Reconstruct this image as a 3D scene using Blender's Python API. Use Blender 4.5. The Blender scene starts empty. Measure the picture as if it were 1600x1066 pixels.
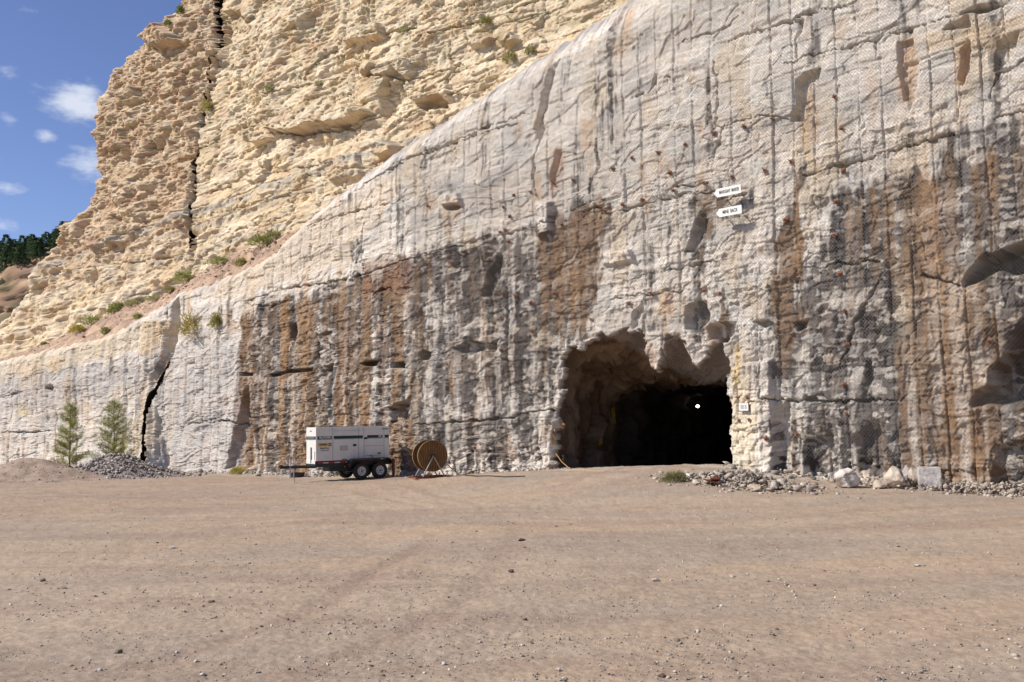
import bpy, bmesh, math, random
import numpy as np
from mathutils import Vector, Matrix
random.seed(7); rng = np.random.default_rng(7)
SC = bpy.context.scene
COL = SC.collection

# ------------------------------------------------------------------ camera, sky, sun, exposure
FPX = 1500.0                      # focal length in pixels of the 1600 px wide photograph
EYE = np.array([0.0, 0.0, 2.35])
PITCH = math.atan((662 - 533) / FPX); ROLL = 0.020
fw = np.array([0, math.cos(PITCH), math.sin(PITCH)])
up0 = np.array([0, -math.sin(PITCH), math.cos(PITCH)]); r0 = np.array([1.0, 0, 0])
RT = r0 * math.cos(ROLL) - up0 * math.sin(ROLL)
UP = r0 * math.sin(ROLL) + up0 * math.cos(ROLL)
cd = bpy.data.cameras.new('camera'); cam = bpy.data.objects.new('camera', cd); COL.objects.link(cam)
cd.sensor_width = 36; cd.lens = 36 * FPX / 1600; cd.clip_start = 0.1; cd.clip_end = 12000
cam.matrix_world = Matrix(((RT[0], UP[0], -fw[0], EYE[0]), (RT[1], UP[1], -fw[1], EYE[1]), (RT[2], UP[2], -fw[2], EYE[2]), (0, 0, 0, 1)))
SC.camera = cam

SUN_EL = math.radians(42); SUN_H = np.array([-0.975, -0.22]); SUN_H /= np.linalg.norm(SUN_H)
SUN_DIR = Vector((SUN_H[0] * math.cos(SUN_EL), SUN_H[1] * math.cos(SUN_EL), math.sin(SUN_EL)))
sd = bpy.data.lights.new('sun', 'SUN'); sd.energy = 4.3; sd.angle = math.radians(0.5); sd.color = (1.0, 0.95, 0.87)
so = bpy.data.objects.new('sun', sd); COL.objects.link(so)
so.rotation_euler = SUN_DIR.to_track_quat('Z', 'Y').to_euler()
world = bpy.data.worlds.new('World'); SC.world = world; world.use_nodes = True
wn = world.node_tree.nodes; wl = world.node_tree.links; wn.clear()
wo = wn.new('ShaderNodeOutputWorld'); bg = wn.new('ShaderNodeBackground'); sky = wn.new('ShaderNodeTexSky')
sky.sky_type = 'NISHITA'; sky.sun_disc = False; sky.sun_elevation = SUN_EL
sky.sun_rotation = math.atan2(SUN_H[0], SUN_H[1]); sky.altitude = 2000; sky.air_density = 1.0; sky.dust_density = 0.4; sky.ozone_density = 3.0
bg.inputs['Strength'].default_value = 0.085
# thin scattered clouds live in the sky itself, laid out by direction
tc = wn.new('ShaderNodeTexCoord')
def wnode(t, **kw):
    n = wn.new(t)
    for k, v in kw.items(): setattr(n, k, v)
    return n
mp = wnode('ShaderNodeMapping'); mp.inputs['Scale'].default_value = (9, 9, 21); wl.new(tc.outputs['Generated'], mp.inputs['Vector'])
cn = wnode('ShaderNodeTexNoise'); cn.inputs['Scale'].default_value = 1.0; cn.inputs['Detail'].default_value = 7; cn.inputs['Roughness'].default_value = 0.55
wl.new(mp.outputs['Vector'], cn.inputs['Vector'])
def pix_dir(px, py):
    d = fw + RT * (px - 800) / FPX + UP * (533 - py) / FPX
    return d / np.linalg.norm(d)
acc = None
for (px, py, rad, st, sq) in [(122, 160, 0.040, 1.0, 1.5), (160, 172, 0.03, .9, 1.5), (118, 138, .014, .75, 1.2), (70, 212, 0.014, .7, 1.3), (140, 255, 0.035, .72, 1.5), (12, 293, 0.022, .75, 2.2), (12, 110, 0.02, .45, 1.5), (62, 140, .018, .4, 1.5),
                              (50, 25, .02, .33, 1.5), (5, 350, .02, .6, 1.8), (-120, 220, .06, 1, 1.6), (-300, 90, .07, 1, 1.6), (15, 185, .015, .5, 1.5)]:
    d = pix_dir(px, py)
    sb = wnode('ShaderNodeVectorMath', operation='SUBTRACT'); sb.inputs[1].default_value = tuple(d); wl.new(tc.outputs['Generated'], sb.inputs[0])
    ml = wnode('ShaderNodeVectorMath', operation='MULTIPLY'); ml.inputs[1].default_value = (1, 1, sq); wl.new(sb.outputs[0], ml.inputs[0])
    ln = wnode('ShaderNodeVectorMath', operation='LENGTH'); wl.new(ml.outputs[0], ln.inputs[0])
    mr = wnode('ShaderNodeMapRange', interpolation_type='SMOOTHSTEP'); mr.inputs['From Min'].default_value = rad * 1.35; mr.inputs['From Max'].default_value = 0
    mr.inputs['To Min'].default_value = 0; mr.inputs['To Max'].default_value = st; wl.new(ln.outputs['Value'], mr.inputs['Value'])
    if acc is None: acc = mr.outputs[0]
    else:
        mx = wnode('ShaderNodeMath', operation='MAXIMUM'); wl.new(acc, mx.inputs[0]); wl.new(mr.outputs[0], mx.inputs[1]); acc = mx.outputs[0]
cn2 = wnode('ShaderNodeTexNoise'); cn2.inputs['Scale'].default_value = 5.0; cn2.inputs['Detail'].default_value = 8; cn2.inputs['Roughness'].default_value = 0.6
wl.new(mp.outputs['Vector'], cn2.inputs['Vector'])
ad0 = wnode('ShaderNodeMath', operation='MULTIPLY_ADD'); ad0.inputs[1].default_value = 1.1; ad0.inputs[2].default_value = -0.55; wl.new(cn2.outputs['Fac'], ad0.inputs[0])
ad = wnode('ShaderNodeMath', operation='ADD'); wl.new(acc, ad.inputs[0]); wl.new(ad0.outputs[0], ad.inputs[1])
mr2 = wnode('ShaderNodeMapRange', interpolation_type='SMOOTHSTEP'); mr2.inputs['From Min'].default_value = 0.28; mr2.inputs['From Max'].default_value = 1.05; mr2.inputs['To Max'].default_value = 0.82
wl.new(ad.outputs[0], mr2.inputs['Value'])
mixc = wnode('ShaderNodeMix', data_type='RGBA'); mixc.inputs['B'].default_value = (7.2, 7.6, 8.4, 1)
hs = wnode('ShaderNodeHueSaturation'); hs.inputs['Saturation'].default_value = 1.02; hs.inputs['Value'].default_value = 1.2; hs.inputs['Hue'].default_value = 0.515
wl.new(sky.outputs[0], hs.inputs['Color']); wl.new(hs.outputs[0], mixc.inputs['A']); wl.new(mr2.outputs[0], mixc.inputs['Factor'])
wl.new(mixc.outputs['Result'], bg.inputs['Color']); wl.new(bg.outputs[0], wo.inputs[0])
SC.view_settings.view_transform = 'Standard'; SC.view_settings.look = 'None'; SC.view_settings.gamma = 1; SC.view_settings.exposure = 0.45
SC.cycles.max_bounces = 6; SC.cycles.diffuse_bounces = 3; SC.cycles.glossy_bounces = 2
K = 0.80   # lit display colour -> base colour

# ------------------------------------------------------------------ numeric helpers
def h2(ix, iy, seed):
    a = (ix.astype(np.int64) * 374761393 + iy.astype(np.int64) * 668265263 + seed * 974634777) & 0xFFFFFFFF
    a = ((a ^ (a >> 13)) * 1274126177) & 0xFFFFFFFF
    a = ((a ^ (a >> 16)) * 2246822519) & 0xFFFFFFFF
    a = a ^ (a >> 15)
    return (a & 0xFFFFFF) / float(0x1000000)
def gn(x, y, seed=0):
    x = np.asarray(x, float); y = np.asarray(y, float); x, y = np.broadcast_arrays(x, y)
    xi = np.floor(x); yi = np.floor(y); fx = x - xi; fy = y - yi; xi = xi.astype(np.int64); yi = yi.astype(np.int64)
    u = fx * fx * fx * (fx * (fx * 6 - 15) + 10); v = fy * fy * fy * (fy * (fy * 6 - 15) + 10)
    def g(ox, oy):
        a = h2(xi + ox, yi + oy, seed) * 2 * np.pi
        return np.cos(a) * (fx - ox) + np.sin(a) * (fy - oy)
    n0 = g(0, 0); n1 = g(1, 0); n2 = g(0, 1); n3 = g(1, 1)
    return ((n0 * (1 - u) + n1 * u) * (1 - v) + (n2 * (1 - u) + n3 * u) * v) * 1.5
def fbm(x, y, o=4, seed=0, gain=.5):
    s = 0; a = 1.0; f = 1.0
    for k in range(o):
        s = s + a * gn(x * f + 17.3 * k, y * f - 9.1 * k, seed + k * 31); a *= gain; f *= 2.03
    return s
def voro(x, y, seed=0, jit=.9):
    """nearest-cell facets: F1, F2-F1, offset dx,dy, three random numbers of the cell"""
    x, y = np.broadcast_arrays(np.asarray(x, float), np.asarray(y, float))
    xi = np.floor(x).astype(np.int64); yi = np.floor(y).astype(np.int64)
    f1 = np.full(x.shape, 9.0); f2 = np.full(x.shape, 9.0); bx = np.zeros_like(f1); by = np.zeros_like(f1)
    cx = np.zeros(x.shape, np.int64); cy = np.zeros(x.shape, np.int64)
    for ox in (-1, 0, 1):
        for oy in (-1, 0, 1):
            px = xi + ox + .5 + (h2(xi + ox, yi + oy, seed) - .5) * jit; py = yi + oy + .5 + (h2(xi + ox, yi + oy, seed + 5) - .5) * jit
            dx = x - px; dy = y - py; d = np.maximum(abs(dx), abs(dy)) * .6 + np.hypot(dx, dy) * .4
            c = d < f1
            f2 = np.where(c, f1, np.minimum(f2, d))
            bx = np.where(c, dx, bx); by = np.where(c, dy, by); cx = np.where(c, xi + ox, cx); cy = np.where(c, yi + oy, cy)
            f1 = np.where(c, d, f1)
    return f1, f2 - f1, bx, by, h2(cx, cy, seed + 11), h2(cx, cy, seed + 12), h2(cx, cy, seed + 13)
def ss(a, b, x):
    t = np.clip((x - a) / (b - a), 0, 1); return t * t * (3 - 2 * t)
def mix(a, b, f):
    f = np.asarray(f)[..., None]; return a * (1 - f) + b * f
def lin(r, g, b, k=None):
    k = K if k is None else k
    c = np.array([r, g, b], float) / 255
    return np.where(c <= .04045, c / 12.92, ((c + .055) / 1.055) ** 2.4) * k
def sdf_poly(x, y, poly):
    """signed distance, negative inside"""
    P = np.asarray(poly, float); n = len(P); d = np.full(x.shape, 1e9); ins = np.zeros(x.shape, bool)
    for i in range(n):
        ax, ay = P[i]; bx, by = P[(i + 1) % n]
        ex, ey = bx - ax, by - ay; wx, wy = x - ax, y - ay
        t = np.clip((wx * ex + wy * ey) / (ex * ex + ey * ey + 1e-12), 0, 1)
        d = np.minimum(d, np.hypot(wx - ex * t, wy - ey * t))
        c = (ay > y) != (by > y)
        if ey != 0: ins ^= c & (x < ex * (y - ay) / ey + ax)
    return np.where(ins, -d, d)
def dist_line(x, y, pts):
    d = np.full(x.shape, 1e9); tt = np.zeros(x.shape); n = len(pts) - 1
    for i in range(n):
        ax, ay = pts[i]; bx, by = pts[i + 1]; ex, ey = bx - ax, by - ay; wx, wy = x - ax, y - ay
        t = np.clip((wx * ex + wy * ey) / (ex * ex + ey * ey + 1e-12), 0, 1); q = np.hypot(wx - ex * t, wy - ey * t)
        tt = np.where(q < d, (i + t) / n, tt); d = np.minimum(d, q)
    return d, tt

# the wall's own coordinates: u metres along it (to the right), z up, o metres out towards the yard
P0 = np.array([-18.0, 54.0]); T = np.array([.785, -.62]); T /= np.linalg.norm(T); N = np.array([-T[1] * -1, -T[0]]); N = np.array([T[1], -T[0]])
def W(px, py, off=0.0):
    d = fw + RT * (px - 800) / FPX + UP * (533 - py) / FPX
    o = P0 + N * off
    # EYE + s d = o + u T
    A = np.array([[d[0], -T[0]], [d[1], -T[1]]]); s, u = np.linalg.solve(A, o - EYE[:2])
    return u, EYE[2] + s * d[2]
def Wp(pts, off=0.0): return [Wc(x, y) if off == 'c' else W(x, y, off) for x, y in pts]
def Wc(px, py):
    """the same on the leaning yellow cliff"""
    off = -5.0
    for _ in range(8):
        u, z = W(px, py, off); fz = np.interp(u, uu_, foot_z); off = .5 * off + .5 * float(np.interp(u, uu_, foot_o) - .17 * (z - fz) - .5 * ss(12, 26, z - fz))
    return W(px, py, off)
def xyz(u, o, z): return np.stack([P0[0] + T[0] * u + N[0] * o, P0[1] + T[1] * u + N[1] * o, z + 0 * u], -1)
def ray_z(px, py, zz=0.0):
    d = fw + RT * (px - 800) / FPX + UP * (533 - py) / FPX
    s = (zz - EYE[2]) / d[2]; return EYE + d * s
def uo(x, y):
    dx = x - P0[0]; dy = y - P0[1]; return dx * T[0] + dy * T[1], dx * N[0] + dy * N[1]
def at(px, py, depth):
    d = fw + RT * (px - 800) / FPX + UP * (533 - py) / FPX
    return EYE + d * (depth / d[1])
def interp(pts):
    a = np.array(sorted(pts)); return lambda x: np.interp(x, a[:, 0], a[:, 1])

# ------------------------------------------------------------------ object helpers
def link(name, me, parent=None, mats=(), smooth=False):
    o = bpy.data.objects.new(name, me); COL.objects.link(o)
    if parent is not None: o.parent = parent
    for m in mats: me.materials.append(m)
    if smooth: me.polygons.foreach_set('use_smooth', np.ones(len(me.polygons), bool))
    return o
def tag(o, label=None, cat=None, group=None, kind=None):
    if label: o['label'] = label
    if cat: o['category'] = cat
    if group: o['group'] = group
    if kind: o['kind'] = kind
    return o
def empty(name, loc, rz=0.0, label=None, cat=None, group=None, kind=None):
    o = bpy.data.objects.new(name, None); COL.objects.link(o); o.location = Vector(loc); o.rotation_euler = (0, 0, rz); o.empty_display_size = .2
    return tag(o, label, cat, group, kind)
def np_mesh(name, V, F, cols=None, sides=4):
    me = bpy.data.meshes.new(name); V = np.ascontiguousarray(V, np.float32).reshape(-1, 3); F = np.ascontiguousarray(F, np.int32).reshape(-1, sides)
    me.vertices.add(len(V)); me.vertices.foreach_set('co', V.ravel()); me.loops.add(F.size); me.loops.foreach_set('vertex_index', F.ravel())
    me.polygons.add(len(F)); me.polygons.foreach_set('loop_start', np.arange(len(F), dtype=np.int32) * sides)
    try: me.polygons.foreach_set('loop_total', np.full(len(F), sides, np.int32))
    except Exception: pass
    me.update(calc_edges=True)
    if cols is not None:
        a = me.color_attributes.new('Col', 'FLOAT_COLOR', 'POINT'); c = np.ones((len(V), 4), np.float32); c[:, :3] = np.clip(np.asarray(cols).reshape(-1, 3), 0.004, .9)
        a.data.foreach_set('color', c.ravel())
    me.validate(); return me
def grid_faces(nr, nc, keep=None):
    i = np.arange(nr * nc).reshape(nr, nc)
    F = np.stack([i[:-1, :-1], i[:-1, 1:], i[1:, 1:], i[1:, :-1]], -1)
    if keep is not None: F = F[keep]
    return F.reshape(-1, 4)

# ------------------------------------------------------------------ materials
def mat(name, color=(.5, .5, .5), rough=.7, metal=0.0, var=.12, scale=8, bump=0.0, bscale=40, attr=False, coarse=None):
    m = bpy.data.materials.new(name); m.use_nodes = True; nt = m.node_tree; b = nt.nodes['Principled BSDF']; L = nt.links
    b.inputs['Roughness'].default_value = rough; b.inputs['Metallic'].default_value = metal
    try: b.inputs['Specular IOR Level'].default_value = .25 if rough > .8 else .5
    except Exception: pass
    tc = nt.nodes.new('ShaderNodeTexCoord'); nz = nt.nodes.new('ShaderNodeTexNoise'); nz.inputs['Scale'].default_value = scale; nz.inputs['Detail'].default_value = 6; nz.inputs['Roughness'].default_value = .65
    L.new(tc.outputs['Object'], nz.inputs['Vector'])
    mr = nt.nodes.new('ShaderNodeMapRange'); mr.inputs['From Min'].default_value = .25; mr.inputs['From Max'].default_value = .75; mr.inputs['To Min'].default_value = 1 - var; mr.inputs['To Max'].default_value = 1 + var
    L.new(nz.outputs['Fac'], mr.inputs['Value'])
    mx = nt.nodes.new('ShaderNodeVectorMath'); mx.operation = 'SCALE'; L.new(mr.outputs[0], mx.inputs['Scale'])
    if attr:
        at_ = nt.nodes.new('ShaderNodeVertexColor'); at_.layer_name = 'Col'; L.new(at_.outputs['Color'], mx.inputs[0])
    else: mx.inputs[0].default_value = tuple(color[:3])
    L.new(mx.outputs[0], b.inputs['Base Color'])
    if bump:
        n2 = nt.nodes.new('ShaderNodeTexNoise'); n2.inputs['Scale'].default_value = bscale; n2.inputs['Detail'].default_value = 8; n2.inputs['Roughness'].default_value = .7; L.new(tc.outputs['Object'], n2.inputs['Vector'])
        bp = nt.nodes.new('ShaderNodeBump'); bp.inputs['Strength'].default_value = bump; bp.inputs['Distance'].default_value = .05; L.new(n2.outputs['Fac'], bp.inputs['Height']); L.new(bp.outputs[0], b.inputs['Normal'])
    return m
M_ROCK = mat('rock', rough=.92, var=.26, scale=13, bump=.6, bscale=16, attr=True)

# ------------------------------------------------------------------ the rock wall: outline data traced onto the wall's plane
_bp = Wp([(350, 480), (640, 403), (860, 345), (1100, 290), (1600, 175)])
DIP = np.polyfit([p[0] for p in _bp], [p[1] for p in _bp], 1)[0]
crest = interp([(u, z) for u, z in Wp([(-140, 610), (0, 562), (84, 543), (152, 528), (216, 494), (270, 457), (330, 436), (400, 402), (450, 352)])] + Wp([(520, 300)], -.4) + Wp([(600, 244)], -.7) + Wp([(700, 178)], -1.0) + Wp([(830, 92)], -1.6) + Wp([(990, -6)], -1.9) + [(60, 29.5)])
PORTAL = Wp([(866, 760), (868, 640), (872, 560), (885, 541), (900, 540), (916, 528), (940, 522), (985, 514), (1003, 513), (1006, 540), (1013, 572), (1024, 575), (1032, 548), (1042, 526), (1060, 524), (1070, 530), (1076, 556), (1086, 568), (1098, 562), (1106, 540), (1118, 528), (1128, 524), (1136, 560), (1139, 600), (1141, 650), (1144, 700), (1150, 760)])
_ru = np.linspace(-30, 60, 181); _rz = np.interp(_ru, [W(p, 700)[0] for p in (300, 560, 640, 740, 880, 1000, 1120, 1215, 1300, 1600)], [0, .03, .10, .28, .50, .68, .82, .50, .30, .10])
RISE = (_ru, np.convolve(np.pad(_rz, 3, mode='edge'), np.ones(7) / 7, 'valid'))
def ground_z(x, y):
    """yard: flat near the camera, rising a little to the portal, with its own undulations"""
    u, o = uo(np.asarray(x, float), np.asarray(y, float))
    uc = 26.0
    g = np.interp(u, RISE[0], RISE[1]) * ss(10, .2, o) - 1.5 * ss(-.5, -6, o) * ss(16, 19, u) * ss(60, 40, u) * (o < 0)
    g = g + .05 * gn(x * .13, y * .2, 3) + .03 * gn(x * .5, y * .5, 4)
    return g
zb = -0.6

def col_index(u, z): return (u + .07 * gn(u * .3, z * .25, 90)) / .75
def terr(h, step, sharp=.18):
    """quantise a height field into flat treads with steep risers"""
    q = h / step; k = np.floor(q); f = q - k
    return (k + ss(1 - sharp, 1, f)) * step
def brick(u, s_, hh, w, seed):
    """bedded blocks: beds of uneven thickness cut by joints; offset, slopes, edge distance, random"""
    s2 = s_ / hh + .45 * gn(s_ / hh * .37 + 9, s_ * 0, seed) + .12 * gn(u * .35, s_ * .5, seed + 1); r = np.floor(s2); fy = s2 - r; ri = r.astype(np.int64)
    k0 = h2(ri, ri * 0, seed + 2); u2 = u / w * (.6 + .9 * k0) + 37 * h2(ri, ri * 0 + 1, seed + 3) + .22 * gn(s_ * 1.7 / hh * .4, u * .6, seed + 4) + .10 * (fy - .5) * (k0 - .5) * 6
    c = np.floor(u2); fx = u2 - c; cj = c.astype(np.int64); a = h2(cj, ri, seed + 5); b = h2(cj, ri, seed + 6); d = h2(cj, ri, seed + 7)
    e = np.minimum(np.minimum(fx, 1 - fx) * w, np.minimum(fy, 1 - fy) * hh)
    return np.where(a < .3, .5, a) - .5, (fx - .5) * (b - .5), (fy - .5) * (d - .35), e, b
def wall_common(u, z, amp=1.0, rough=None):
    """fractured, bedded rock relief in metres; also returns random fields used for its colouring"""
    S = z - DIP * u
    wu = u + .09 * gn(u * .8, z * .8, 1) + .03 * gn(u * 3, z * 3, 2); wz = S + .06 * gn(u * .4, S * 1.1, 3) + .025 * gn(u * 3, S * 3, 6)
    a = voro(wu / 1.5, wz / .95, 21); b = voro(wu / .62, wz / .34, 22); c = voro(wu / .22 + wz, wz / .12, 23)
    R = ss(.0, .6, fbm(u * .35, S * .5, 3, 41)) * ss(-40, 14, u) if rough is None else rough
    R = np.clip(R, 0, 1.3)
    d = .30 * fbm(u * .10, z * .12, 2, 40)
    d = d + ((a[4] - .5) * .07 + a[2] * (a[5] - .5) * .09 + a[3] * (a[6] - .5) * .05)
    d = d - .10 * ss(.035, 0, a[1]) * (a[6] > .68)
    d = d + ((b[4] - .5) * .03 + b[2] * (b[5] - .5) * .05 + b[3] * (b[6] - .5) * .04) * (.12 + .88 * R)
    d = d - .06 * ss(.05, 0, b[1]) * (b[5] > .72) * (.25 + .75 * R)
    d = d + ((c[4] - .5) * .030 + c[2] * (c[5] - .5) * .03 + c[3] * (c[6] - .5) * .02) * (.05 + .95 * R)
    # flakes: thin shells broken off along sub-horizontal edges
    d = d + terr(.10 * fbm(u * .45, S * 1.05, 2, 42, .40), .050, .08)
    uj = u + .04 * gn(u * 1.1, S * 1.1, 48) + .02 * gn(u * 5, S * 5, 50); sj = S + .04 * gn(u * .5, S * .9, 49) + .015 * gn(u * 4, S * 4, 51)
    R = np.maximum(R, .22)
    for (hh, w, am, sd, lo) in ((.62, 1.5, .065, 1100, .55), (.26, .62, .045, 1120, .18), (.11, .26, .034, 1140, .22)):
        q = brick(uj, sj, hh, w, sd); d = d + am * (lo + (1 - lo) * R) * (q[0] + .8 * q[1] + .7 * q[2]) - am * .7 * ss(.014 + .01 * hh, 0, q[3]) * (q[4] > .55) * (lo + (1 - lo) * R)
    d = d + terr(.040 * fbm(u * 1.3 + 30, S * 3.6, 3, 43, .45), .020, .14) * (.6 + .5 * R)
    k = np.floor(wz / .46 + .3 * gn(u * .25, wz * 0, 9)); kk = h2(k.astype(np.int64), np.zeros_like(k, dtype=np.int64), 77)
    d = d + (kk - .5) * .02 + .005 * fbm(u * 6, z * 9, 2, 60)
    return d * amp, a, b, c, S, kk

def apply_feat(D, U, Z, feats, off=0.0, seed=300):
    for i, (pts, depth, soft, wob) in enumerate(feats):
        P = np.array(Wp(pts, off)); x0, y0 = P.min(0) - .8; x1, y1 = P.max(0) + .8
        m = (U > x0) & (U < x1) & (Z > y0) & (Z < y1)
        if not m.any(): continue
        uu = U[m]; zz = Z[m]
        sx = uu + wob * gn(uu * 1.8, zz * 1.8, seed + i) + wob * .4 * gn(uu * 6, zz * 6, seed + i + 50); sz = zz + wob * gn(uu * 1.8, zz * 1.8, seed + i + 99)
        s = sdf_poly(sx, sz, P)
        D[m] += depth * ss(soft, -soft, s)
def apply_crack(D, U, Z, cracks, off=0.0, seed=500):
    for i, (pts, width, depth) in enumerate(cracks):
        P = np.array(Wp(pts, off)); x0, y0 = P.min(0) - .7; x1, y1 = P.max(0) + .7
        m = (U > x0) & (U < x1) & (Z > y0) & (Z < y1)
        if not m.any(): continue
        uu = U[m]; zz = Z[m]
        wx = uu + .12 * gn(uu * 2.5, zz * 2.5, seed + i); wz = zz + .10 * gn(uu * 2.5, zz * 2.5, seed + 40 + i) + .05 * gn(uu * 7, zz * 7, seed + 41 + i)
        d, t = dist_line(wx, wz, P); w = width * (.8 if off == 'c' else .55) * (.45 + .55 * np.sin(np.pi * np.clip(t, .05, .95))) * np.clip(1 + 1.1 * gn(uu * 1.7, zz * 1.7, seed + 70 + i) + .5 * gn(uu * 6, zz * 6, seed + 71 + i), .12, 2.4)
        D[m] -= depth * ss(w, w * .55, d)

# pieces missing from or standing out of the lower wall: outline in photo pixels, metres out (+) or in (-), edge softness, wobble
FEAT = [
 ([(1237, 158), (1238, 122), (1252, 108), (1276, 102), (1272, 118), (1258, 128), (1254, 150), (1250, 184), (1230, 186)], -.45, .05, .05),
 ([(1520, 418), (1545, 398), (1568, 388), (1612, 372), (1700, 350), (1700, 415), (1600, 424), (1560, 421), (1538, 428), (1500, 445)], -1.7, .10, .12),
 ([(1520, 628), (1545, 600), (1565, 565), (1590, 520), (1625, 470), (1700, 470), (1700, 610), (1600, 622), (1560, 632)], -1.5, .15, .15),
 ([(1560, 640), (1605, 630), (1700, 620), (1700, 700), (1600, 700), (1570, 680)], .30, .08, .08),
 ([(700, 543), (730, 533), (760, 536), (775, 530), (768, 545), (735, 550), (712, 552)], -.5, .05, .04),
 ([(648, 553), (656, 547), (668, 552), (664, 562), (652, 562)], -.6, .05, .04),
 ([(608, 567), (626, 565), (628, 575), (608, 574)], -.7, .04, .02),
 ([(563, 568), (585, 561), (590, 565), (584, 571), (567, 572)], -.6, .04, .03),
 ([(450, 508), (458, 505), (462, 522), (456, 540), (450, 530)], -.6, .05, .03),
 ([(420, 585), (450, 577), (486, 575), (486, 580), (450, 583), (424, 590)], -.55, .03, .03),
 ([(505, 573), (517, 568), (515, 580), (507, 581)], -.6, .03, .02),
 ([(374, 582), (395, 583), (394, 587), (374, 587)], -.5, .03, .02),
 ([(692, 322), (706, 318), (716, 322), (712, 326), (696, 328)], -.5, .05, .04),
 ([(686, 305), (714, 300), (718, 318), (690, 322)], .22, .05, .05),
 ([(828, 200), (840, 130), (846, 95), (858, 85), (852, 130), (842, 200), (836, 215)], -.30, .10, .06),
 ([(862, 232), (872, 232), (862, 268), (856, 290), (852, 280)], -.30, .05, .05),
 ([(1500, 70), (1512, 60), (1510, 100), (1500, 128), (1494, 120)], -.32, .05, .05),
 ([(1520, 8), (1545, 0), (1570, 2), (1540, 12), (1500, 16)], -.7, .05, .06),
 ([(1478, 35), (1510, 22), (1512, 36), (1470, 42)], -.35, .06, .05),
 ([(1555, 60), (1590, 48), (1580, 80), (1566, 100), (1552, 108)], -.30, .06, .05),
 ([(1396, 60), (1420, 55), (1430, 90), (1425, 150), (1408, 152), (1400, 110)], -.22, .05, .04),
 ([(752, 425), (765, 415), (772, 395), (780, 400), (775, 430), (758, 468), (748, 462)], -.40, .06, .05),
 ([(1076, 372), (1085, 340), (1098, 342), (1092, 372), (1080, 395), (1070, 392)], -.38, .06, .05),
 ([(985, 490), (1000, 470), (1002, 488), (994, 510), (986, 515)], -.30, .04, .04),
 ([(1068, 478), (1100, 470), (1104, 500), (1085, 520), (1070, 512)], -.45, .08, .06),
 ([(1105, 512), (1120, 504), (1150, 506), (1146, 520), (1134, 535), (1110, 530)], -.55, .06, .06),
 ([(1240, 505), (1262, 498), (1256, 512), (1244, 518)], -.5, .04, .03),
 ([(1178, 503), (1192, 500), (1206, 506), (1192, 512)], -.5, .04, .03),
 ([(1345, 600), (1352, 575), (1362, 560), (1362, 590), (1352, 620)], -.25, .06, .05),
 ([(836, 312), (856, 314), (857, 365), (838, 370)], .35, .10, .04),
 ([(939, 395), (980, 388), (985, 405), (960, 412), (938, 412)], .22, .05, .05),
 ([(1144, 575), (1208, 560), (1214, 760), (1150, 770)], .28, .08, .05),
 ([(1560, 700), (1640, 690), (1640, 770), (1550, 765)], -.4, .15, .1),
 ([(1214, 640), (1232, 630), (1240, 745), (1218, 750)], -.28, .08, .06),
 ([(1258, 690), (1300, 680), (1300, 740), (1262, 745)], -.35, .10, .10),
 ([(1338, 680), (1375, 660), (1380, 735), (1345, 735)], -.35, .10, .10),
 ([(606, 640), (640, 620), (642, 655), (610, 662)], -.40, .06, .06),
 ([(366, 660), (388, 600), (398, 730), (352, 732)], -.45, .10, .05),
 ([(264, 478), (273, 464), (276, 500), (270, 545), (264, 550), (262, 520)], -1.0, .10, .06),
 ([(225, 500), (256, 500), (262, 550), (240, 590), (225, 560)], .35, .10, .06),
 ([(265, 690), (242, 640), (240, 720), (262, 735)], -.25, .08, .06),
 ([(75, 607), (82, 600), (88, 606), (82, 613)], -.5, .05, .03),
 ([(845, 640), (868, 660), (866, 730), (850, 735), (845, 700)], .3, .1, .1),
 ([(1140, 500), (1185, 505), (1190, 560), (1145, 572)], .12, .08, .06),
]
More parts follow.
